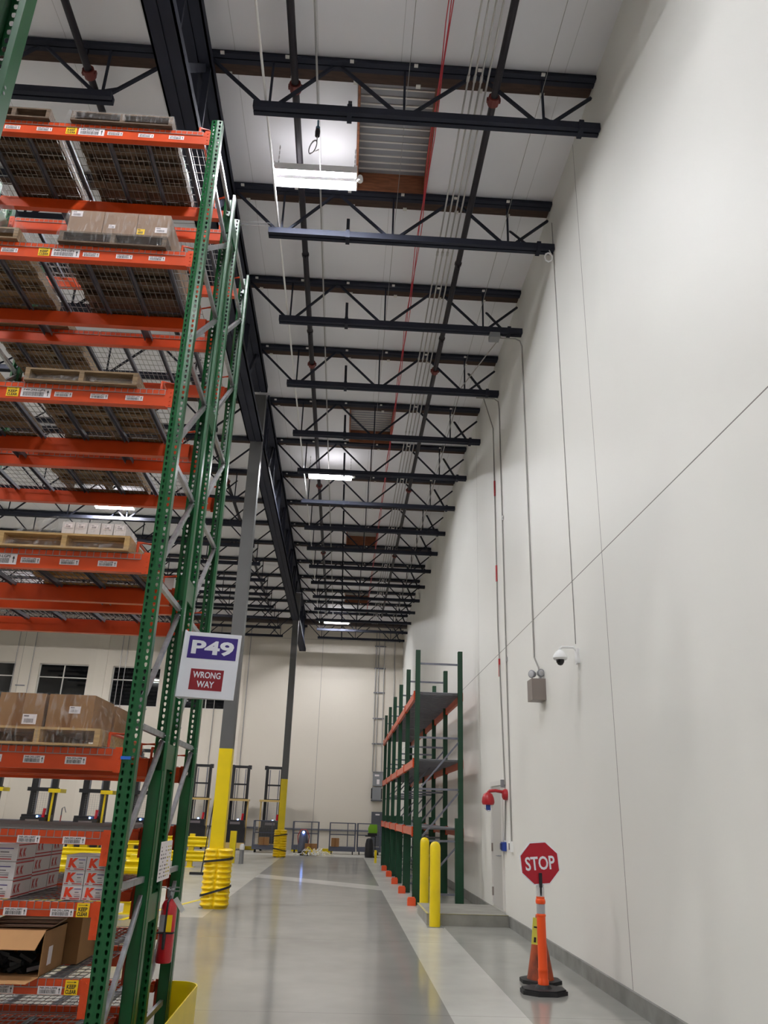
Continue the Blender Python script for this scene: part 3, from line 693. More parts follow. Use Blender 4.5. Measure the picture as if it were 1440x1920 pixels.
ep = thing('electrical_transformer', 'grey wall transformer with black side vents below the disconnect box', 'electrical box', (1.74, BY, 2.55), env=True)
MB().box(-.21, .21, -.3, 0, -.27, .3).build('cabinet', M_panel, ep)
for x in (-.26, .22): MB().box(x, x + .04, -.3, -.02, -.22, .24).build('side_vent', M_blackmetal, ep)
MB().box(-.26, .27, -.32, 0, -.32, -.27).build('shelf_bracket', M_paneld, ep)
ep = thing('breaker_box', 'dark grey electrical panel low on the back wall behind the green machine', 'electrical box', (1.82, BY, 0), env=True)
MB().box(-.28, .28, -.16, 0, .25, 1.75).build('cabinet', M_paneld, ep); MB().box(-.1, .1, -.165, -.16, 1.6, 1.66).build('name_plate', M_label, ep)
tag(MB().box(-17, 2.2, BY - .08, BY - .02, .86, .93).build('wall_rail', M_zinc, env=True), 'grey horizontal rail along the back wall behind the lift trucks', 'rail')

# ------------------------------------------------------------------ wire carts at the back
def cart(x, y, w, label, rz=0):
    c = thing('wire_cart', label, 'cart', (x, y, 0), rz, 'grey wire-sided platform carts', env=True)
    d = .62
    MB().box(-w / 2, w / 2, -d / 2, d / 2, .2, .3).box(-w / 2, w / 2, -d / 2 - .01, -d / 2 + .03, .12, .3).build('platform', M_cart, c)
    for sx in (-1, 1):
        for sy in (-1, 1):
            MB().box(sx * (w / 2 - .03) - .025, sx * (w / 2 - .03) + .025, sy * (d / 2 - .03) - .025, sy * (d / 2 - .03) + .025, .3, 1.25 if sy > 0 or sx < 0 else 1.25).build('corner_post', M_cart, c)
            MB().tube([(sx * (w / 2 - .12) - .02, sy * (d / 2 - .1), .07), (sx * (w / 2 - .12) + .02, sy * (d / 2 - .1), .07)], .07, 14).build('caster', M_black, c)
    r = MB()
    for z in (.75, 1.22): r.box(-w / 2, w / 2, d / 2 - .05, d / 2 - .01, z, z + .04)
    for z in (.75, 1.22):
        for sx in (-1, 1): r.box(sx * (w / 2 - .03) - .018, sx * (w / 2 - .03) + .018, -d / 2, d / 2, z, z + .035)
    r.box(w * .18, w * .18 + .035, d / 2 - .05, d / 2 - .01, .3, 1.22)
    r.build('rail', M_cart, c)
    g = MB()
    n = int(w / .055)
    for i in range(n): xx = -w / 2 + .05 + i * .055; g.box(xx, xx + .005, d / 2 - .03, d / 2 - .025, .3, 1.22)
    for i in range(16): z = .33 + i * .056; g.box(-w / 2 + .03, w / 2 - .03, d / 2 - .03, d / 2 - .025, z, z + .005)
    for i in range(10):
        yy = -d / 2 + .05 + i * .057
        for sx in (-1, 1): g.box(sx * (w / 2 - .03), sx * (w / 2 - .03) + .005, yy, yy + .005, .3, 1.22)
    g.build('wire_panel', M_wire, c)
cart(-3.05, 36.6, 1.1, 'grey wire-sided cart left of the far column')
cart(-1.4, 37.4, 1.15, 'grey wire-sided cart behind the pile of white straps')
cart(.2, 37.0, 1.15, 'grey wire-sided cart with a carton, right of the strap pile')
cart(1.35, 37.2, 1.05, 'grey wire-sided cart behind the green machine')
for x, y, z, w, h, lab in ((-3.1, 36.35, .3, .42, .3, 'brown carton on the cart left of the far column'), (-.1, 36.8, .3, .34, .34, 'brown carton on the cart right of the strap pile'), (-1.1, 35.9, 0, .5, .42, 'brown wooden crate on the floor beside the strap pile')):
    tag(MB().box(x - w / 2, x + w / 2, y - .15, y + .15, z, z + h).box(x - .03, x + .03, y - .151, y - .15, z, z + h, 1).build('carton', [M_card, M_tape], env=True), lab, 'carton')
mb = MB(); rnd = random.Random(3)
for i in range(60):
    cx, cy = -.95 + rnd.gauss(0, .22), 35.0 + rnd.gauss(0, .15); pts = []
    a = rnd.random() * 6.28; h = .04 + .3 * math.exp(-((cx + .95) / .25) ** 2) * rnd.random()
    for j in range(7):
        a += rnd.uniform(-.9, .9); cx += .07 * math.cos(a); cy += .07 * math.sin(a); pts.append((cx, cy, .012 + h * math.sin(PI * (j + .5) / 7)))
    mb.tube(pts, .009 if i % 4 else .02, 5, 0 if i % 5 else 1)
o = mb.build('strap_pile', [M_white, M_yellow], env=True); tag(o, 'tangled pile of discarded white straps on the floor before the carts', 'debris'); o['kind'] = 'stuff'
tag(MB().box(-1.5, -1.15, 34.9, 35.2, 0, .16).build('pallet_jack_head', M_black, env=True), 'low black box on the floor left of the strap pile', 'box')
for x, lab in ((-4.0, 'left of the far column guard'), (-1.75, 'right of the far column guard'), (-.5, 'right of the strap pile')):
    tag(MB().extr([(-.3, 0), (.3, 0), (.26, .15), (-.26, .15)], (x, 38.3, 0), (x, 38.5, 0), (1, 0, 0), (0, 0, 1)).build('wheel_stop', M_yellow, env=True), 'yellow wheel stop near the back wall, ' + lab, 'wheel stop')
# rider scrubber and green machine
sc = thing('floor_scrubber', 'dark floor machine with a lit blue lamp in front of the cart', 'floor machine', (-1.45, 36.4, 0), env=True)
MB().lathe([(.22, .08), (.24, .2), (.2, .5), (.16, .8), (.1, .9)], (0, 0, 0), 18).build('body', M_cart, sc, smooth=True)
MB().tube([(-.2, 0, .3), (-.24, -.05, .7), (-.12, -.08, .95), (.12, -.08, .95), (.24, -.05, .7), (.2, 0, .3)], .018, 7).build('hose_loop', M_devred, sc, smooth=True)
MB().lathe([(.05, -.02), (.05, .02), (.02, .03)], (0, -.2, .84), 12, T=Matrix.Rotation(PI / 2, 4, 'X')).build('blue_lamp', M_light_blue, sc)
MB().tube([(-.2, 0, .08), (.2, 0, .08)], .08, 14).build('wheel', M_black, sc)
gm = thing('packing_machine', 'lime green machine head on a black stand by the small rack', 'machine', (1.42, 35.0, 0), env=True)
mb = MB(); mb.extr([(-.17, .92), (.17, .92), (.19, 1.0), (.17, 1.25), (-.12, 1.25), (-.19, 1.1)], (0, -.15, 0), (0, .15, 0), (1, 0, 0), (0, 0, 1)); mb.build('green_head', M_lime, gm)
MB().box(-.2, .17, -.16, .16, .82, .92).box(-.3, .1, -.1, .1, .78, .82).box(.1, .13, -.03, .03, .05, .8).box(-.1, .2, -.2, .2, 0, .06).build('stand', M_black, gm)
MB().lathe([(.17, .0), (.19, .1), (.17, .5), (.13, .68), (.07, .72)], (-.12, -.12, 0), 16).build('draped_cover', M_blackmetal, gm, smooth=True)

# ------------------------------------------------------------------ yellow guard rails
def guard_rail(label, x0, x1, y, posts, z1=.88):
    g = thing('guard_rail', label, 'guard rail', (0, y, 0), env=True)
    prof = [(0, 0), (.05, .03), (0, .08), (.05, .13), (.05, .17), (0, .22), (.05, .27), (0, .30), (.02, .30), (.07, .27), (.02, .22), (.07, .17), (.07, .13), (.02, .08), (.07, .03), (.02, 0)]
    for z in (z1 - .32, .16):
        MB().extr([(-a, b) for a, b in prof], (x0, -.06, z), (x1, -.06, z), (0, 1, 0), (0, 0, 1)).build('rail', M_yellow, g)
    for x in posts:
        MB().box(x - .075, x + .075, -.06, .09, .015, z1 + .05).box(x - .14, x + .14, -.12, .15, 0, .015).build('post', M_yellow, g)
guard_rail('yellow double guard rail just behind the tall rack, nearer one', -7.4, -3.25, 14.7, (-7.2, -5.3, -3.38), .84)
guard_rail('yellow double guard rail left of the near column, farther one', -8.2, -3.9, 26.2, (-8.0, -6.2, -4.4))
tag(MB().box(-3.58, -3.38, 28.7, 28.9, 0, .98).build('guard_post', M_yellow, env=True), 'yellow square guard post just right of the near column', 'guard post')
gp = thing('pipe_bollard', 'slim grey bollard right of the yellow guard post', 'bollard', (-3.14, 28.6, 0), env=True)
MB().lathe([(.075, 0), (.075, .42)], (0, 0, 0), 16).build('post', M_panel, gp, smooth=True); MB().lathe([(.085, .42), (.088, .44), (.08, .56), (.05, .6)], (0, 0, 0), 16).build('cap', M_white, gp, smooth=True)
br = thing('dust_mop', 'black floor mop with red-tipped handle leaning by the near column', 'mop', (-3.6, 23.4, 0), env=True)
MB().box(-.3, .12, -.06, .06, 0, .06).build('mop_head', M_black, br); MB().tube([(0, 0, .05), (.16, .1, 2.05)], .015, 7).build('handle', M_blackmetal, br); MB().tube([(.16, .1, 2.05), (.175, .11, 2.25)], .02, 7).build('grip', M_devred, br)

# ------------------------------------------------------------------ lift trucks along the back wall
def lift_truck(x, y, label, kind=0):
    t = thing('lift_truck', label, 'lift truck', (x, y, 0), 0, 'black and tan lift trucks parked along the back wall', env=True)
    H = 3.5; hw = .34; tw = .06 if kind == 0 else .09
    for sx in (-1, 1):
        MB().box(sx * hw - tw, sx * hw + tw, .1, .26, .1, H).build('mast_rail', M_blackmetal, t)
        MB().box(sx * (hw - .13) - .02, sx * (hw - .13) + .02, .14, .2, .3, H - .1).build('inner_rail', M_zinc, t)
    MB().box(-hw - .08, hw + .08, .08, .28, H - .06, H + .05).box(-hw - .12, -hw + .02, .05, .3, H - .1, H + .07).box(hw - .02, hw + .12, .05, .3, H - .1, H + .07).build('mast_head', M_blackmetal, t)
    MB().box(-hw, hw, .12, .2, 2.7, 2.77).box(-hw, hw, .12, .2, 2.08, 2.14).build('mast_crossbar', M_blackmetal, t)
    zt = 2.02
    g = MB(); g.box(-hw - .2, hw + .18, -.5, .1, zt, zt + .08)
    if kind == 1:
        g = MB(); g.box(hw + .02, hw + .42, -.5, .1, zt - .02, zt + .1)
        MB().box(-hw - .14, hw + .12, -.1, .3, zt + .02, zt + .14).box(-hw - .12, hw + .1, -.3, .1, 1.1, 1.3).build('carriage_bar', M_blackmetal, t)
    g.build('overhead_guard', M_tan if kind == 0 else M_yellow, t)
    for sx in ((-1, 1) if kind == 0 else (1,)): MB().bar((sx * (hw + .12), -.3, .35), (sx * (hw + .14), -.3, zt), .06, .06).build('guard_post', M_tan if kind == 0 else M_yellow, t)
    n = MB()
    for i in range(9): n.box(-hw + .08 + i * .08, -hw + .084 + i * .08, .04, .045, 1.25, 2.0)
    for i in range(11): n.box(-hw + .06, hw - .06, .04, .045, 1.25 + i * .07, 1.254 + i * .07)
    n.build('screen', M_wire, t)
    b = MB().box(-hw - .12, hw + .12, -.5, .1, .15, .95).box(-hw - .06, hw + .06, -.52, .1, .95, 1.22).build('body', M_blackmetal, t)
    MB().box(-.22, .22, -.53, -.52, 1.05, 1.15).build('data_plate', M_greyprint, b)
    MB().tube([(hw - .06, -.36, 1.2), (hw - .04, -.36, 1.5)], .05, 10).build('small_extinguisher', M_extred, t)
    MB().box(-hw - .14, hw + .14, -.62, -.5, .08, .3).build('bumper', M_tan if kind == 0 else M_yellow, t)
    for sx in (-1, 1): MB().tube([(sx * hw - .04, -.3, .09), (sx * hw + .04, -.3, .09)], .09, 14).build('wheel', M_black, t)
    for sx in (-1, 1): MB().box(sx * .2 - .05, sx * .2 + .05, .26, .8, .06, .1).build('fork', M_blackmetal, t)
    MB().lathe([(.03, 0), (.03, .05)], (.1, -.4, 1.22), 10).build('indicator_lamp', M_light_blue, t)
    return t
for x, lab in ((-2.95, 'tall black-masted lift truck just left of the far column'), (-4.45, 'tall black-masted lift truck just right of the near column'), (-6.15, 'tall black-masted lift truck just left of the near column')):
    lift_truck(x * 1.025, 38.3, lab, 0)
for x, y, lab in ((-6.75, 29.3, 'lift truck seen through the tall rack, close left of its front upright'), (-8.4, 29.2, 'lift truck with yellow arms seen below the brown cartons of the rack'), (-10.1, 29.1, 'lift truck with yellow arms and mesh screen at the left through the rack'), (-11.95, 29.0, 'lift truck at the far left edge of the view')):
    lift_truck(x, y, lab, 1)
for x, y, lab in ((-7.6, 33.5, 'dark battery charger box behind the guard rail, rightmost'), (-9.8, 33.0, 'dark battery charger box behind the guard rail, middle'), (-12.4, 32.5, 'dark battery charger box behind the guard rail, leftmost')):
    c = thing('battery_charger', lab, 'battery charger', (x, y, 0), env=True, group='battery chargers')
    MB().box(-.4, .4, -.3, .3, .1, .95).box(-.42, .42, -.32, .32, .95, .98).build('cabinet', M_paneld, c)
    MB().tube([(-.1, -.3, .7), (-.3, -.45, .35), (-.6, -.4, .3), (-.75, -.2, .6), (-.8, 0, 1.25)], .02, 6).build('cable', M_devred, c, smooth=True)
    MB().tube([(-.8, 0, 0), (-.8, 0, 1.5)], .02, 6).tube([(-.8, 0, 1.5), (-.72, 0, 1.55), (-.64, 0, 1.35)], .015, 6).build('cable_stand', M_zinc, c)
    MB().box(-.3, .3, -.302, -.3, .5, .8).build('vent', M_blackmetal, c)
for x, y, w, lab in ((-7.9, 27.3, .12, 'yellow post and shelf behind the guard rail, right one'), (-10.4, 27.3, .12, 'yellow post and shelf behind the guard rail, left one')):
    tag(MB().box(x - w, x + w, y - .1, y + .1, 0, 1.0).box(x - 1.0, x + 1.0, y - .2, y + .3, .62, .75).build('battery_stand', M_yellow, env=True), lab, 'battery stand')

# ================================================================== TALL RACKS (metres, datum raised by ZO)
PZ = 0.0508
TOPZ = 7.96 + ZO
def post_mesh(name, hgt):
    """C-shaped slotted upright; perforated face at y=0 looking to -Y, open side to +Y"""
    mb = MB(); W2 = .052
    n = int(hgt / PZ)
    def cell(xa, xb, ya, yb, z0, z1, cx):
        xm = (xa + xb) / 2; zm = (z0 + z1) / 2
        f = lambda x: ya + (yb - ya) * (x - xa) / (xb - xa)
        O = [(xa, z0), (xm, z0), (xb, z0), (xb, zm), (xb, z1), (xm, z1), (xa, z1), (xa, zm)]
        hx, hz = .0118, .0150
        Hh = [(cx - hx * .45, zm - hz), (cx, zm - hz * 1.15), (cx + hx * .45, zm - hz), (cx + hx * .85, zm), (cx + hx * .8, zm + hz * .8), (cx, zm + hz * 1.1), (cx - hx * .8, zm + hz * .8), (cx - hx * .85, zm)]
        vs = [(x, f(x), z) for x, z in O + Hh]
        mb.add(vs, [(i, (i + 1) % 8, 8 + (i + 1) % 8, 8 + i) for i in range(8)])
    for k in range(n):
        z0, z1 = k * PZ, (k + 1) * PZ
        cell(-W2, 0, 0, -.006, z0, z1, -.029); cell(0, W2, -.006, 0, z0, z1, .029)
    h = n * PZ
    for s_ in (-1, 1):
        x = s_ * W2
        q = [(x, 0), (x, .075), (s_ * (W2 - .022), .08), (s_ * (W2 - .022), .066)]
        mb.extr(q, (0, 0, 0), (0, 0, h), (1, 0, 0), (0, 1, 0), closed=False)
    me = bpy.data.meshes.new(name); me.from_pydata(mb.v, [], mb.f); me.materials.append(M_green)
    return me
POST = post_mesh('upright_post', TOPZ)
def add_post(parent, x, y, flip):
    o = bpy.data.objects.new('upright_post', POST); C.objects.link(o); o.parent = parent
    o.location = (x, y, .008); o.rotation_euler = (0, 0, PI if flip else 0)
    md = o.modifiers.new('thickness', 'SOLIDIFY'); md.thickness = .0028; md.offset = 0
    bm_ = MB(); s_ = -1 if flip else 1
    bm_.box(x - .08, x + .08, min(y - .03 * s_, y + .12 * s_), max(y - .03 * s_, y + .12 * s_), 0, .008).build('foot_plate', M_galv, parent)
    r = MB(); z1 = 1.93 + ZO
    if not flip: r.box(x - .046, x + .046, y + .062, y + .066, .01, z1).box(x - .046, x - .042, y + .016, y + .11, .01, z1).box(x + .042, x + .046, y + .016, y + .11, .01, z1)
    else: r.box(x - .046, x + .046, y - .066, y - .062, .01, z1).box(x - .048, x - .044, y - .14, y - .016, .01, z1).box(x + .044, x + .048, y - .14, y - .016, .01, z1).box(x - .048, x + .048, y - .14, y - .136, .01, z1)
    r.build('post_reinforcement', M_green, parent)
HZ = [7.75, 7.33, 6.37, 5.35, 4.33, 3.30, 2.21, 1.12, 0.02]
def frame(parent, x, y0, y1, flipz=False):
    add_post(parent, x, y0, False); add_post(parent, x, y1, True)
    a, b = y0 + .06, y1 - .06
    def brace(ya, za, yb, zb):
        mb = MB(); d = (Vector((0, yb, zb)) - Vector((0, ya, za))).normalized(); nrm = Vector((0, -d.z, d.y))
        prof = [(-.016, -.022), (.016, -.022), (.016, -.018), (-.012, -.018), (-.012, .018), (.016, .018), (.016, .022), (-.016, .022)]
        mb.extr([(-p, q) for p, q in prof], (x, ya, za + ZO), (x, yb, zb + ZO), (1, 0, 0), nrm)
        for yy, zz in ((ya, za), (yb, zb)):
            e = Vector((x, yy, zz + ZO)); mb.tube([e - Vector((.056, 0, 0)), e + Vector((.056, 0, 0))], .007, 6)
        mb.build('frame_brace', M_galv, parent)
    for z in HZ: brace(a, z, b, z)
    for lo, hi in ((7.33 - .86, 7.27), (6.37 - .88, 6.32), (4.49, 5.32), (3.42, 4.30), (2.32, 3.24), (1.3, 2.16), (.12, 1.06)): brace(a + .03, lo, b, hi)
X1 = -1.505; X0 = -4.045
LV = [7.776, 6.351, 4.927, 3.48, 2.027]
LVL = [1.48, 1.038, .591, .165]

def barcode(mb, x0, x1, z0, z1, y, m, seed):
    r = random.Random(seed); x = x0
    while x < x1 - .001:
        w = r.choice((.0012, .002, .003)); mb.box(x, min(x + w, x1), y - .0004, y, z0, z1, m); x += w + r.choice((.0012, .002, .0028))
def loc_label(parent, x, z, w, h, txt, y):
    mb = MB(); mb.box(x, x + w, y - .0015, y, z, z + h, 0)
    mb.text(txt, x + w * .08, z + h * .64, w * .72, h * .26, y - .0025, 1, .02)
    barcode(mb, x + w * .08, x + w * .78, z + h * .1, z + h * .58, y - .0016, 1, sum(ord(c) * (i + 3) for i, c in enumerate(txt)) % 999)
    ax = x + w * .9; mb.box(ax - w * .012, ax + w * .012, y - .0025, y - .0016, z + h * .15, z + h * .6, 1)
    mb.add([(ax - w * .04, y - .0025, z + h * .55), (ax + w * .04, y - .0025, z + h * .55), (ax, y - .0025, z + h * .85)], [(0, 1, 2)], 1)
    mb.build('location_label', [M_label, M_print], parent)
def keep_clear(parent, x, z, w, h, y):
    mb = MB(); mb.box(x, x + w, y - .0015, y, z, z + h, 0)
    mb.text('KEEP', x + w * .14, z + h * .42, w * .72, h * .28, y - .0025, 1, .03)
    mb.text('CLEAR', x + w * .08, z + h * .08, w * .84, h * .28, y - .0025, 1, .03)
    mb.box(x + w * .1, x + w * .7, y - .0025, y - .0016, z + h * .84, z + h * .87, 1)
    mb.add([(x + w * .7, y - .0025, z + h * .8), (x + w * .88, y - .0025, z + h * .855), (x + w * .7, y - .0025, z + h * .91)], [(0, 1, 2)], 1)
    mb.build('keep_clear_label', [M_ylabel, M_print], parent)

def beam(parent, xa, xb, y, z, hgt, sgn, drop=0.0):
    """box beam, outer face at y, thickness inward (sgn=+1 inward is +Y)"""
    t = .062 * sgn
    mb = MB(); mb.extr([(0, -hgt), (t, -hgt), (t, -.022), (t * .62, -.022), (t * .62, 0), (0, 0)], (xa, y, z), (xb, y, z), (0, 1, 0), (0, 0, 1))
    b = mb.build('beam', M_orange, parent)
    for xe, d in ((xa, -1), (xb, 1)):
        c = MB(); ph = max(hgt, .16) + drop
        x0, x1 = sorted((xe - d * .004, xe + d * .046)); ys = sorted((y - .006 * sgn, y - .002 * sgn))
        c.box(x0, x1, ys[0] - .001, ys[1], z - ph, z + .012)
        for q in range(4):
            zz = z - .02 - q * (ph - .03) / 3.3; cx = xe + d * .024
            c.tube([(cx, y - .006 * sgn, zz), (cx, y - .012 * sgn, zz)], .008, 8)
        c.build('beam_connector', M_orange, b)
    return b
def deck(parent, x0, x1, ya, yb, z, chan=3, name='wire_deck'):
    mb = MB(); w = .0022
    n = int((x1 - x0) / .05)
    for i in range(n + 1):
        x = x0 + (x1 - x0) * i / n
        mb.box(x - w, x + w, ya - .004, yb + .004, z, z + .0045)
        mb.box(x - w, x + w, ya - .007, ya - .003, z - .045, z + .004); mb.box(x - w, x + w, yb + .003, yb + .007, z - .045, z + .004)
    ny = 10
    for j in range(ny + 1):
        y = ya + (yb - ya) * j / ny; mb.box(x0, x1, y - w, y + w, z + .0045, z + .009)
    for y in (ya - .009, yb + .009): mb.box(x0, x1, y - w, y + w, z - .047, z - .042)
    d = mb.build(name, M_wire, parent)
    for i in range(chan):
        x = x0 + (x1 - x0) * (i + .5) / chan
        MB().box(x - .02, x + .02, ya + .045, yb - .045, z - .004, z - .0005).box(x - .02, x - .017, ya + .045, yb - .045, z - .032, z - .004).box(x + .017, x + .02, ya + .045, yb - .045, z - .032, z - .004).build('support_channel', M_zinc, d)
def rack(label, y0, y1, levels, lows, both=True):
    r = thing('pallet_rack', label, 'pallet rack', (0, 0, 0))
    frame(r, X1, y0, y1); frame(r, X0, y0, y1)
    beams = {}
    for z in levels:
        zz = z + ZO
        beams[z] = beam(r, X0 + .095, X1 - .095, y0 - .004, zz, .148, 1); beam(r, X0 + .095, X1 - .095, y1 + .004, zz, .148, -1)
        for a, b in ((-3.93, -2.79), (-2.765, -1.625)): deck(r, a, b, y0, y1, zz + .001)
        MB().tube([(X1 - .05, y0 + .09, zz + .11), (X1 - .17, y0 + .05, zz + .11), (X1 - .17, y1 - .05, zz + .11), (X1 - .05, y1 - .09, zz + .11)], .011, 6).tube([(X1 - .17, y0 + .05, zz), (X1 - .17, y0 + .05, zz + .11)], .011, 6).tube([(X1 - .17, y1 - .05, zz), (X1 - .17, y1 - .05, zz + .11)], .011, 6).build('side_stop', M_orange, r)
    for z in lows:
        zz = z + ZO
        beams[z] = beam(r, X0 + .095, X1 - .095, y0 - .004, zz, .085, 1, .055); beam(r, X0 + .095, X1 - .095, y1 + .004, zz, .085, -1, .055)
        for a, b in ((-3.93, -2.79), (-2.765, -1.625)): deck(r, a, b, y0, y1, zz + .001)
    return r, beams
YA0, YA1, YB0, YB1 = 5.95, 7.02, 7.33, 8.40
rackA, BA = rack('tall green and orange pallet rack in the foreground, front row with the location labels', YA0, YA1, LV, LVL)
rackB, BB = rack('tall green and orange pallet rack, back row behind the labelled front row', YB0, YB1, LV, LVL)
for z in (7.6, 5.3, 3.5, 2.05, .9):
    for x in (X1, X0):
        MB().box(x - .045, x + .045, YA1 - .01, YA1 - .004, z + ZO - .11, z + ZO + .11).box(x - .045, x + .045, YB0 + .004, YB0 + .01, z + ZO - .11, z + ZO + .11).box(x + .03, x + .045, YA1 - .004, YB0 + .004, z + ZO - .1, z + ZO + .1).build('row_spacer', M_green, rackB)
for z in LV:
    for x in (-3.3, -2.25):
        MB().box(x - .04, x + .04, YA1 + .01, YB0 - .01, z + ZO - .05, z + ZO - .045).box(x - .04, x - .036, YA1 + .01, YB0 - .01, z + ZO - .09, z + ZO - .045).box(x + .036, x + .04, YA1 + .01, YB0 - .01, z + ZO - .09, z + ZO - .045).build('flue_spacer', M_zinc, rackB)
# labels on the front beams
YF = YA0 - .005
names = {7.776: 'P49-293-LTP', 6.351: 'P49-293-LSP', 4.927: 'P49-293-LJP', 3.48: 'P49-293-LGP', 2.027: 'P49-293-LFP', 1.48: 'P49-293-L40P', 1.038: 'P49-293-L30P', .591: 'P49-293-L20P', .165: ''}
for z, nm in names.items():
    if not nm: continue
    b = BA[z]; zz = z + ZO
    if z > 1.9:
        big = -2.805
        if z > 2.1:
            loc_label(b, big, zz - .128, .245, .082, nm + '5', YF); keep_clear(b, big - .118, zz - .13, .1, .088, YF)
        for k, x in enumerate((-2.53, -2.235, -1.945)):
            loc_label(b, x, zz - .112, .145, .044 if z > 2.1 else .05, nm + str(6 + k), YF)
        for k, x in enumerate((-3.12, -3.42, -3.72)):
            loc_label(b, x - (.08 if z > 7 else .13), zz - .112, .145, .044, nm + str(4 - k), YF)
    else:
        xr = -1.86
        for k, x in enumerate((xr, xr - .305, xr - .61)): loc_label(b, x - (0.01 if z > 1.4 else .015), zz - .082, .152, .046, nm + str(8 - k), YF - .006)
        if z < 1.4: keep_clear(b, -1.705 if z > .8 else -1.705, zz - .083, .082, .084, YF - .008)
MB().box(-1.56, -1.49, YA0 - .0125, YA0 - .0105, 1.958 + ZO, 1.98 + ZO).build('blue_tape_strip', M_bluetape, rackA)
# ------------------------------------------------------------------ nearest rack across the cross aisle (only its end upright is in view)
rn = thing('pallet_rack', 'green rack upright cut off at the top left corner, closest to the camera', 'pallet rack', (0, 0, 0))
frame(rn, -1.53, 1.43, 2.5)
nb = MB().box(-3.9, -1.62, 2.44, 2.50, 5.35 + ZO, 5.5 + ZO).build('beam', M_orange, rn)
MB().box(-1.63, -1.585, 2.502, 2.508, 5.33 + ZO, 5.51 + ZO).build('beam_connector', M_orange, nb)

# ------------------------------------------------------------------ rack-mounted things
sg = thing('aisle_sign', 'white P49 aisle sign with purple panel and red WRONG WAY panel on the tall rack', 'sign', (-1.44, 7.02, 2.545 + ZO), 0)
T = Matrix.Rotation(math.radians(2.2), 4, 'Y')
w, h = .485, .565
mb = MB()
vs = [T @ Vector(p) for p in ((0, -.03, 0), (w, -.03, 0), (w, -.005, 0), (0, .11, 0), (0, -.03, h), (w, -.03, h), (w, -.005, h), (0, .11, h))]
mb.add(vs, [(0, 3, 2, 1), (4, 5, 6, 7), (0, 1, 5, 4), (1, 2, 6, 5), (2, 3, 7, 6), (3, 0, 4, 7)])
mb.box(-.012, 0, -.034, .114, -.003, h + .012, 0, T)
mb.build('sign_box', M_signwhite, sg)
MB().box(.035, .46, -.032, -.0305, .335, .53, 0, T).text('P49', .065, .37, .37, .125, -.0335, 1, .035, T=T).build('purple_panel', [M_purple, M_signwhite], sg)
MB().box(.09, .375, -.032, -.0305, .065, .245, 0, T).box(.086, .379, -.0315, -.0304, .061, .249, 1, T).text('WRONG', .112, .168, .24, .055, -.0335, 1, .02, T=T).text('WAY', .155, .088, .15, .055, -.0335, 1, .02, T=T).build('wrong_way_panel', [M_signred, M_signwhite], sg)
ls = MB(); xx = -1.435
ls.add([(xx, 7.09, 1.085 + ZO), (xx, 7.57, 1.085 + ZO), (xx, 7.55, 1.385 + ZO), (xx, 7.09, 1.385 + ZO), (xx - .003, 7.09, 1.085 + ZO), (xx - .003, 7.57, 1.085 + ZO), (xx - .003, 7.55, 1.385 + ZO), (xx - .003, 7.09, 1.385 + ZO)], [(0, 1, 2, 3), (7, 6, 5, 4), (0, 4, 5, 1), (1, 5, 6, 2), (2, 6, 7, 3), (3, 7, 4, 0)])
rnd = random.Random(5)
for c_ in range(5):
    for q in range(9):
        y_ = 7.13 + c_ * .085; z_ = 1.11 + q * .028
        if rnd.random() < .8: ls.box(xx, xx + .0008, y_, y_ + rnd.uniform(.02, .06), z_ + ZO, z_ + .012 + ZO, 1 if c_ < 3 else 2)
tag(ls.build('capacity_sign', [M_label, M_greyprint, mat('yellow_print', (200, 180, 60), .6)]), 'white printed load capacity sheet on the tall rack above the fire extinguisher', 'sign')
fe = thing('fire_extinguisher', 'red fire extinguisher with paper tag hung on the tall rack upright', 'fire extinguisher', (-1.43, 7.72, .42 + ZO))
MB().lathe([(.062, 0), (.068, .01), (.068, .40), (.064, .44), (.046, .475), (.022, .49)], (0, 0, 0), 26).build('cylinder', M_extred, fe, smooth=True)
MB().box(-.055, -.005, -.0765, -.0725, .24, .37).build('grey_label', M_reflect, fe)
MB().box(.0, .05, -.0765, -.072, .24, .37).build('yellow_label', M_ylabel, fe)
MB().lathe([(.018, .48), (.024, .5), (.02, .54), (.012, .55)], (0, 0, 0), 14).box(-.03, .075, -.012, .012, .545, .555).box(-.02, .07, -.012, .012, .575, .583).box(-.03, -.015, -.01, .01, .5, .58).build('valve_handle', M_galv, fe)
MB().tube([(.01, -.03, .51), (0, -.085, .47), (-.002, -.086, .2), (0, -.088, .16)], .009, 8).lathe([(.012, .0), (.016, .1), (.012, .12)], (0, -.09, .11), 10).build('hose', M_black, fe, smooth=True)
MB().box(-.07, .07, -.078, .0, .225, .235).build('bracket_strap', M_black, fe)
T = Matrix.Translation((.085, -.03, .45)) @ Matrix.Rotation(math.radians(-38), 4, 'Y')
MB().box(-.02, .02, -.001, .001, -.07, .06, 0, T).build('paper_tag', M_white, fe)
MB().tube([(-.09, .02, .5), (-.1, -.02, .57), (-.06, -.03, .58), (0, -.02, .56)], .004, 5).build('hook', M_galv, fe)
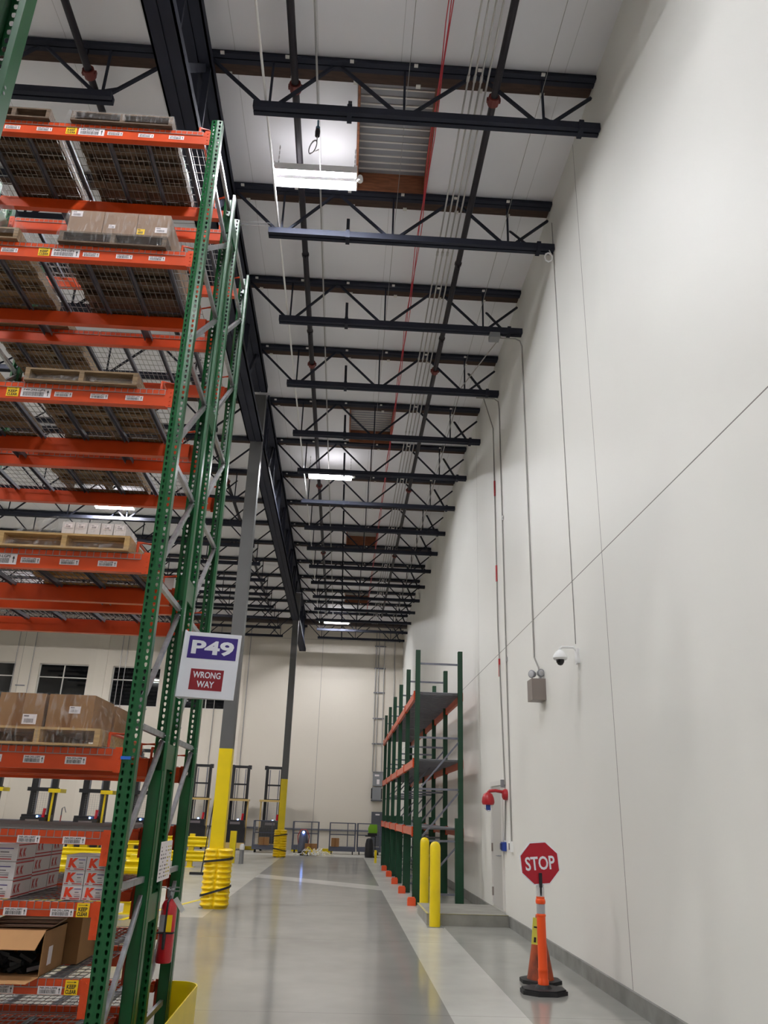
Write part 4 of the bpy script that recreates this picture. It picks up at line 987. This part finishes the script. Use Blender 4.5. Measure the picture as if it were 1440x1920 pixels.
# yellow end-of-rack guard
yg = MB(); n = 14; Hh = .40; gx = -1.215; R_ = .2
pts = [(-1.52, 5.72)]
for i in range(n + 1):
    t = -PI / 2 + PI / 2 * i / n; pts.append((gx - R_ + R_ * math.cos(t), 5.92 + R_ * math.sin(t)))
for i in range(n + 1):
    t = PI / 2 * i / n; pts.append((gx - R_ + R_ * math.cos(t), 8.28 + R_ * math.sin(t)))
pts.append((-1.52, 8.48))
for i, (x, y) in enumerate(pts):
    a = Vector(pts[max(i - 1, 0)]); b = Vector(pts[min(i + 1, len(pts) - 1)]); d = (b - a).normalized() * .01; d = Vector((d.y, -d.x))
    yg.v += [(x, y, .005), (x, y, Hh), (x + d.x, y + d.y, Hh), (x + d.x, y + d.y, .005)]
for i in range(len(pts) - 1):
    a, b = 4 * i, 4 * i + 4
    for q in ((a, a + 1, b + 1, b), (a + 1, a + 2, b + 2, b + 1), (a + 2, a + 3, b + 3, b + 2), (a + 3, a, b, b + 3)): yg.f.append(q); yg.m.append(0)
yo = yg.build('rack_guard', M_yellow, smooth=True); tag(yo, 'yellow steel guard with curved end around the foot of the tall rack', 'rack guard')
MB().box(-1.36, -1.2, 7.9, 8.1, 0, .006).box(-1.36, -1.2, 6.2, 6.4, 0, .006).build('anchor_plate', M_yellow, yo)

# ------------------------------------------------------------------ pallets and loads
def pallet(label, x0, x1, y0, z, m, depth=1.16, boards=8):
    y0 -= .085
    p = thing('wooden_pallet', label, 'pallet', (x0, y0, z + ZO + .0095), group='wooden pallets in the tall rack')
    w = x1 - x0
    t = MB(); g = depth / boards
    for i in range(boards): t.box(0, w, i * g + .005, (i + 1) * g - .005, .106, .122)
    t.build('top_boards', m, p)
    b = MB()
    for y in (0, depth * .27, depth * .5 - .05, depth * .73 - .06, depth - .1): b.box(0, w, y, y + .1, 0, .016)
    b.build('bottom_boards', m, p)
    for x in (0, w / 2 - .02, w - .04): MB().box(x, x + .04, .004, depth - .004, .016, .106).build('stringer', m, p)
    return p
def carton(label, x0, x1, y0, y1, z0, z1, m=M_card, tape=True, sticker=None, name='carton', group=None, tapex=.5):
    c = thing(name, label, 'carton', ((x0 + x1) / 2, (y0 + y1) / 2, z0 + ZO), group=group)
    hx, hy, h = (x1 - x0) / 2, (y1 - y0) / 2, z1 - z0
    MB().box(-hx, hx, -hy, hy, 0, h).build('box_body', m, c)
    if tape: tx = -hx + 2 * hx * tapex; MB().box(tx - .03, tx + .03, -hy - .001, -hy, 0, h).box(tx - .03, tx + .03, -hy, hy, h, h + .001).build('tape', M_tape, c)
    for s_ in (sticker or []):
        sx, sz, sw, sh, ym = s_
        mb = MB(); mb.box(sx, sx + sw, -hy - .002, -hy - .001, sz, sz + sh, 0); barcode(mb, sx + sw * .15, sx + sw * .8, sz + sh * .15, sz + sh * .55, -hy - .0022, 1, int(sx * 1000) % 97)
        mb.box(sx + sw * .1, sx + sw * .45, -hy - .0025, -hy - .002, sz + sh * .75, sz + sh * .88, 1)
        mb.build('shipping_label', [M_ylabel if ym else M_label, M_greyprint if not ym else M_print], c)
    return c
def film(label, top, bot, z0, z1, seed=1, amp=.012):
    """stretch film from the load's top rectangle down to a wider bottom rectangle; (x0,x1,y0,y1)"""
    r = random.Random(seed); mb = MB(); nz = 10; ns = 14
    loop = []
    def rectpt(R, u):
        x0, x1, y0, y1 = R; u = u % 4; k = int(u); f = u - k
        return [(x0 + (x1 - x0) * f, y0), (x1, y0 + (y1 - y0) * f), (x1 - (x1 - x0) * f, y1), (x0, y1 - (y1 - y0) * f)][k]
    N = ns * 4
    for i in range(nz + 1):
        t = i / nz
        for j in range(N):
            u = 4 * j / N; a = rectpt(top, u); b = rectpt(bot, u)
            s = t ** .9
            x = a[0] + (b[0] - a[0]) * s; y = a[1] + (b[1] - a[1]) * s
            e = amp * math.sin(PI * t) * r.uniform(-.4, 1)
            cx, cy = (top[0] + top[1]) / 2, (top[2] + top[3]) / 2; d = Vector((x - cx, y - cy)); d.normalize()
            mb.v.append((x + d.x * e, y + d.y * e, z1 + (z0 - z1) * t + ZO))
    for i in range(nz):
        for j in range(N):
            a = i * N + j; b = i * N + (j + 1) % N; mb.f.append((a, b, b + N, a + N)); mb.m.append(0)
    o = mb.build('stretch_film', M_film, smooth=True)
    return tag(o, label, 'plastic wrap')
# level 1 (top)
pallet('old dark empty pallet on the top shelf, right one', -2.89, -1.92, 5.99, 7.776, M_woodA)
pallet('old dark empty pallet on the top shelf, left one cut by the near upright', -3.98 + .2, -3.09, 5.99, 7.776, M_woodA)
film('clear wrap around the right pallet of the top shelf', (-2.9, -1.91, 5.885, 7.12), (-2.93, -1.88, 5.885, 7.13), 7.775 + .02, 7.89, 2, .006)
# level 2
pallet('dark pallet under the three flat cartons on the second shelf from the top', -2.76, -1.8, 5.99, 6.351, M_woodA)
for k, (a, b) in enumerate(((-2.71, -2.40), (-2.395, -2.095), (-2.09, -1.80))):
    carton('grey-brown carton in the row of three on the second shelf from the top, %s' % ['left', 'middle', 'right'][k], a, b, 5.93, 6.85, 6.351 + .133, 6.351 + .385, M_card3, False, [[(-.14, .18, .1, .06, 0)], [(-.1, .07, .06, .04, 0)], [(-.14, .02, .07, .06, 1), (.02, .05, .11, .06, 0)]][k])
film('clear wrap drawn around the three flat cartons and their pallet', (-2.72, -1.79, 5.92, 6.87), (-2.78, -1.70, 5.885, 7.12), 6.351 + .01, 6.351 + .37, 3)
pallet('weathered pallet at the left edge of the second shelf from the top', -3.96, -3.12, 5.99, 6.351, M_woodB)
film('clear wrap heap on the left pallet of the second shelf', (-3.9, -3.3, 6.05, 6.9), (-3.95, -3.1, 5.885, 7.1), 6.351 + .05, 6.351 + .5, 4)
# level 3
pallet('pale pallet with loose film on the third shelf from the top', -2.79, -1.86, 5.99, 4.927, M_woodB)
tag(MB().box(-2.62, -1.98, 6.05, 6.95, 4.927 + .135 + ZO, 4.927 + .15 + ZO).build('cardboard_sheet', M_pink), 'flat pinkish sheet lying on the pallet of the third shelf', 'sheet')
film('loose clear film over the pallet of the third shelf', (-2.7, -1.9, 6.0, 6.95), (-2.81, -1.82, 5.885, 7.13), 4.927 + .012, 4.927 + .145, 5, .02)
pallet('pallet at the left edge of the third shelf from the top', -3.93, -3.05, 5.99, 4.927, M_woodB)
# level 4
pallet('light pallet under the small white boxes on the fourth shelf from the top', -2.72, -1.72, 5.99, 3.48, M_woodC)
for row in range(2):
    for k in range(5):
        x = -2.42 + k * .105 - (.05 if row == 0 else 0) + (.04 if row else 0); z = 3.48 + .133 + row * .108
        c = carton('small white printed box on the fourth shelf, %s row, %s from the left' % (['lower', 'upper'][row], ['first', 'second', 'third', 'fourth', 'fifth'][k]), x, x + .098, 6.25, 6.6, z, z + .102, M_boxwhite, False, [(-.03, .05, .06, .035, 0)], name='small_box', group='small white boxes on the fourth shelf')
film('clear wrap tent over the small white boxes', (-2.44, -1.9, 6.2, 6.65), (-2.76, -1.66, 5.885, 7.12), 3.49, 3.48 + .37, 6, .03)
# level 5
pallet('light pallet under the two brown cartons on the fifth shelf from the top', -2.60, -1.72, 5.99, 2.027, M_woodC)
carton('brown carton with taped seam, left of the two on the fifth shelf', -2.475, -2.15, 5.94, 6.45, 2.027 + .133, 2.027 + .365, M_card, True, [(.02, .015, .1, .07, 0)], tapex=.45)
carton('brown carton with taped seam, right of the two on the fifth shelf', -2.125, -1.80, 5.94, 6.45, 2.027 + .133, 2.027 + .365, M_card, True, [(-.01, .1, .08, .05, 0)], tapex=.45)
carton('brown carton behind the left carton on the fifth shelf', -2.475, -2.15, 6.53, 6.95, 2.027 + .133, 2.027 + .36, M_card, True)
carton('brown carton behind the right carton on the fifth shelf', -2.125, -1.80, 6.53, 6.95, 2.027 + .133, 2.027 + .36, M_card, True)
film('clear wrap stretched over the two brown cartons down to the pallet', (-2.485, -1.79, 5.93, 6.96), (-2.63, -1.66, 5.885, 7.13), 2.04, 2.027 + .37, 7, .02)
# back row loads
pallet('pallet on the third shelf of the back row, seen from below', -3.2, -2.3, 7.36, 4.927, M_woodB)
pallet('pallet on the second shelf of the back row, seen from below', -3.95, -3.1, 7.36, 6.351, M_woodB)
carton('small white carton in the back row near the end upright', -1.95, -1.7, 7.5, 7.9, 3.48 + .012, 3.48 + .25, M_boxwhite, False)
# level 7: K cartons
def k_face(mb, x0, x1, z0, z1, y):
    w, h = x1 - x0, z1 - z0
    mb.text('K', x0 + w * .13, z0 + h * .2, w * .46, h * .68, y - .0015, 1, .07, shear=.1)
    mb.add([(x0 + w * .3, y - .0017, z0 + h * .05), (x0 + w * .42, y - .0017, z0 + h * .05), (x0 + w * .36, y - .0017, z0 + h * .2)], [(0, 1, 2)], 0)
    mb.box(x0 + w * .62, x0 + w * .95, y - .0012, y, z0 + h * .42, z0 + h * .66, 0); mb.box(x0 + w * .66, x0 + w * .86, y - .0014, y, z0 + h * .5, z0 + h * .57, 2)
    mb.box(x0 + w * .62, x0 + w * .95, y - .0014, y, z0 + h * .74, z0 + h * .79, 3); mb.box(x0 + w * .62, x0 + w * .93, y - .0014, y, z0 + h * .36, z0 + h * .38, 2)
    mb.box(x0 + w * .66, x0 + w * .93, y - .0014, y, z0 + h * .22, z0 + h * .27, 2)
    mb.box(x0 + w * .06, x0 + w * .25, y - .0014, y, z0 + h * .07, z0 + h * .13, 4); mb.box(x0 + w * .45, x0 + w * .93, y - .0014, y, z0 + h * .07, z0 + h * .13, 4)
KM = [M_boxwhite, M_kred, M_greyprint, M_purple, M_kdark]
z7 = 1.038 + .011
for r_ in range(3):
    for c_ in range(2):
        x0 = -1.842 + c_ * .139; z0 = z7 + r_ * .0905
        o = thing('k_box', 'small white box with red K, %s row, %s column of the six' % (['bottom', 'middle', 'top'][r_], ['left', 'right'][c_]), 'box', (x0, 6.0, z0 + ZO), group='six small K boxes')
        mb = MB().box(0, .134, 0, .3, 0, .0885); k_face(mb, 0, .134, 0, .0885, 0); mb.build('printed_box', KM, o)
MB_l = MB().box(-1.85, -1.56, 6.0, 6.32, z7 + ZO + .272, z7 + ZO + .277)
tag(MB_l.build('cardboard_sheet', M_boxwhite), 'flat pale sheet lying on top of the six K boxes', 'sheet')
def kcarton(label, x0, y0, z0, w=.30, d=.34, h=.122):
    o = thing('k_carton', label, 'carton', (x0, y0, z0 + ZO), group='large white K cartons')
    mb = MB().box(0, w, 0, d, 0, h)
    k_face(mb, w * .05, w * .95, h * .05, h * .95, 0)
    # side print facing the aisle end (+X): red bands and K marks
    for zz in (.06, .9): mb.box(w, w + .001, .0, d, h * zz, h * zz + .008, 4)
    vs, fs = text_geo('K', .05)
    for yy in (.03, .1): mb.add([Vector((w + .0015, yy + u * .05, h * .25 + v * h * .5)) for u, v in vs], fs, 4)
    mb.build('printed_carton', KM, o)
LR = ['bottom', 'middle', 'top']
for r_ in range(3): kcarton('large white K carton, front stack at the left edge, %s one' % LR[r_], -2.50, 5.985, z7 + r_ * .113, h=.11, w=.33)
for r_ in range(3): kcarton('large white K carton, second stack behind the front one, %s one' % LR[r_], -2.505, 6.345, z7 + r_ * .124, w=.33)
for r_ in range(3): kcarton('large white K carton, rear stack by the back beam, %s one' % LR[r_], -2.475, 6.70, z7 + r_ * .124, w=.3, d=.24)
# level 8: open cartons
z8 = .591 + .011
oc_ = thing('open_carton', 'open brown carton on its side with dark contents at the lower left', 'carton', (-2.30, 5.93, z8 + ZO))
w, d, h = .42, .45, .27
MB().box(0, w, 0, d, 0, .006).box(0, w, 0, d, h - .006, h).box(0, .006, 0, d, 0, h).box(w - .006, w, 0, d, 0, h).box(0, w, d - .006, d, 0, h).build('box_body', M_card, oc_)
fl_ = MB(); fl_.add([(0, -.0, h), (w, 0, h), (w - .02, -.1, h - .10), (0, -.1, h - .10), (0, .006, h), (w, .006, h), (w - .02, -.094, h - .104), (0, -.094, h - .104)], [(0, 1, 2, 3), (7, 6, 5, 4), (0, 4, 5, 1), (1, 5, 6, 2), (2, 6, 7, 3), (3, 7, 4, 0)]); fl_.build('top_flap', M_card2, oc_)
fl_ = MB(); fl_.add([(0, 0, .0), (w, 0, .0), (w - .04, -.11, -.02), (0, -.11, -.02), (0, .006, .004), (w, .006, .004), (w - .04, -.106, -.014), (0, -.106, -.014)], [(0, 1, 2, 3), (7, 6, 5, 4), (0, 4, 5, 1), (1, 5, 6, 2), (2, 6, 7, 3), (3, 7, 4, 0)]); fl_.build('bottom_flap', M_card2, oc_)
MB().add([(.07, -.01, .01), (.12, .1, .01), (.13, .1, h - .02), (.09, 0, h - .04)], [(0, 1, 2, 3)]).box(.0, .11, -.012, -.006, .005, h - .05).build('side_flap', M_card, oc_)
MB().box(w, w + .001, .12, .2, .05, .16).build('side_label', M_label, oc_)
ct = MB(); rnd = random.Random(9)
for i in range(26):
    x, z = rnd.uniform(.14, w - .04), rnd.uniform(.02, h - .05); a = rnd.uniform(-1, 1)
    T = Matrix.Translation((x, rnd.uniform(.05, .2), z)) @ Matrix.Rotation(a, 4, 'Y') @ Matrix.Rotation(a * .7, 4, 'X')
    ct.box(-.045, .045, -.03, .03, -.012, .012, 1 if i % 9 == 0 else 0, T)
cto = ct.build('packed_parts', [M_black, M_greyprint]); cto.location = (-2.30, 5.93, z8 + ZO); tag(cto, 'dark jumbled parts packed inside the open brown carton', 'parts'); cto['kind'] = 'stuff'
carton('brown carton with crumpled top behind the open carton', -2.32, -1.79, 6.42, 6.86, z8, z8 + .33, M_card, False)
cr = MB()
for i in range(4):
    x0 = -2.30 + i * .01; zz = z8 + .277 + i * .014
    cr.add([(x0, 6.0 + i * .08, zz + ZO), (x0 + .44, 6.0 + i * .08, zz + .004 + ZO), (x0 + .42, 6.35, zz + .012 + ZO), (x0, 6.37, zz + .006 + ZO), (x0, 6.0 + i * .08, zz + .005 + ZO), (x0 + .44, 6.0 + i * .08, zz + .009 + ZO), (x0 + .42, 6.35, zz + .017 + ZO), (x0, 6.37, zz + .011 + ZO)], [(3, 2, 1, 0), (4, 5, 6, 7), (0, 1, 5, 4), (1, 2, 6, 5), (2, 3, 7, 6), (3, 0, 4, 7)])
tag(cr.build('folded_cardboard', M_card3), 'folded brown cardboard lying on top of the open carton', 'cardboard')

# ================================================================== scale the surveyed building to metres
for o in ENV:
    o.location = o.location * S; o.scale = (S, S, S)

# ------------------------------------------------------------------ camera
yaw, pitch, roll = 4.17184909e-02, 3.65114847e-01, 3.23359457e-02
cy, sy, cp, sp_ = math.cos(yaw), math.sin(yaw), math.cos(pitch), math.sin(pitch)
F = Vector((sy * cp, cy * cp, sp_)); Rt = Vector((cy, -sy, 0)); U = Rt.cross(F)
c, s_ = math.cos(roll), math.sin(roll)
R2 = c * Rt + s_ * U; U2 = -s_ * Rt + c * U
cam_d = bpy.data.cameras.new('camera'); cam_d.sensor_fit = 'VERTICAL'; cam_d.sensor_height = 36; cam_d.lens = 36 * 1482.636 / 1920
cam_d.clip_end = 200; cam_d.clip_start = .05
co = bpy.data.objects.new('camera', cam_d); C.objects.link(co)
Mx = Matrix(((R2.x, U2.x, -F.x, 0), (R2.y, U2.y, -F.y, 0), (R2.z, U2.z, -F.z, 1.65 * S), (0, 0, 0, 1)))
co.matrix_world = Mx
bpy.context.scene.camera = co

# ------------------------------------------------------------------ world and view
wd = bpy.data.worlds.new('world'); bpy.context.scene.world = wd; wd.use_nodes = True
wd.node_tree.nodes['Background'].inputs[0].default_value = (.01, .012, .02, 1); wd.node_tree.nodes['Background'].inputs[1].default_value = .2
vs_ = bpy.context.scene.view_settings
vs_.view_transform = 'Standard'; vs_.look = 'None'; vs_.gamma = 1; vs_.use_curve_mapping = False; vs_.exposure = 1.05
cy_ = bpy.context.scene.cycles
cy_.caustics_reflective = False; cy_.caustics_refractive = False
cy_.max_bounces = 10; cy_.diffuse_bounces = 7; cy_.glossy_bounces = 3; cy_.transparent_max_bounces = 12; cy_.sample_clamp_indirect = 4
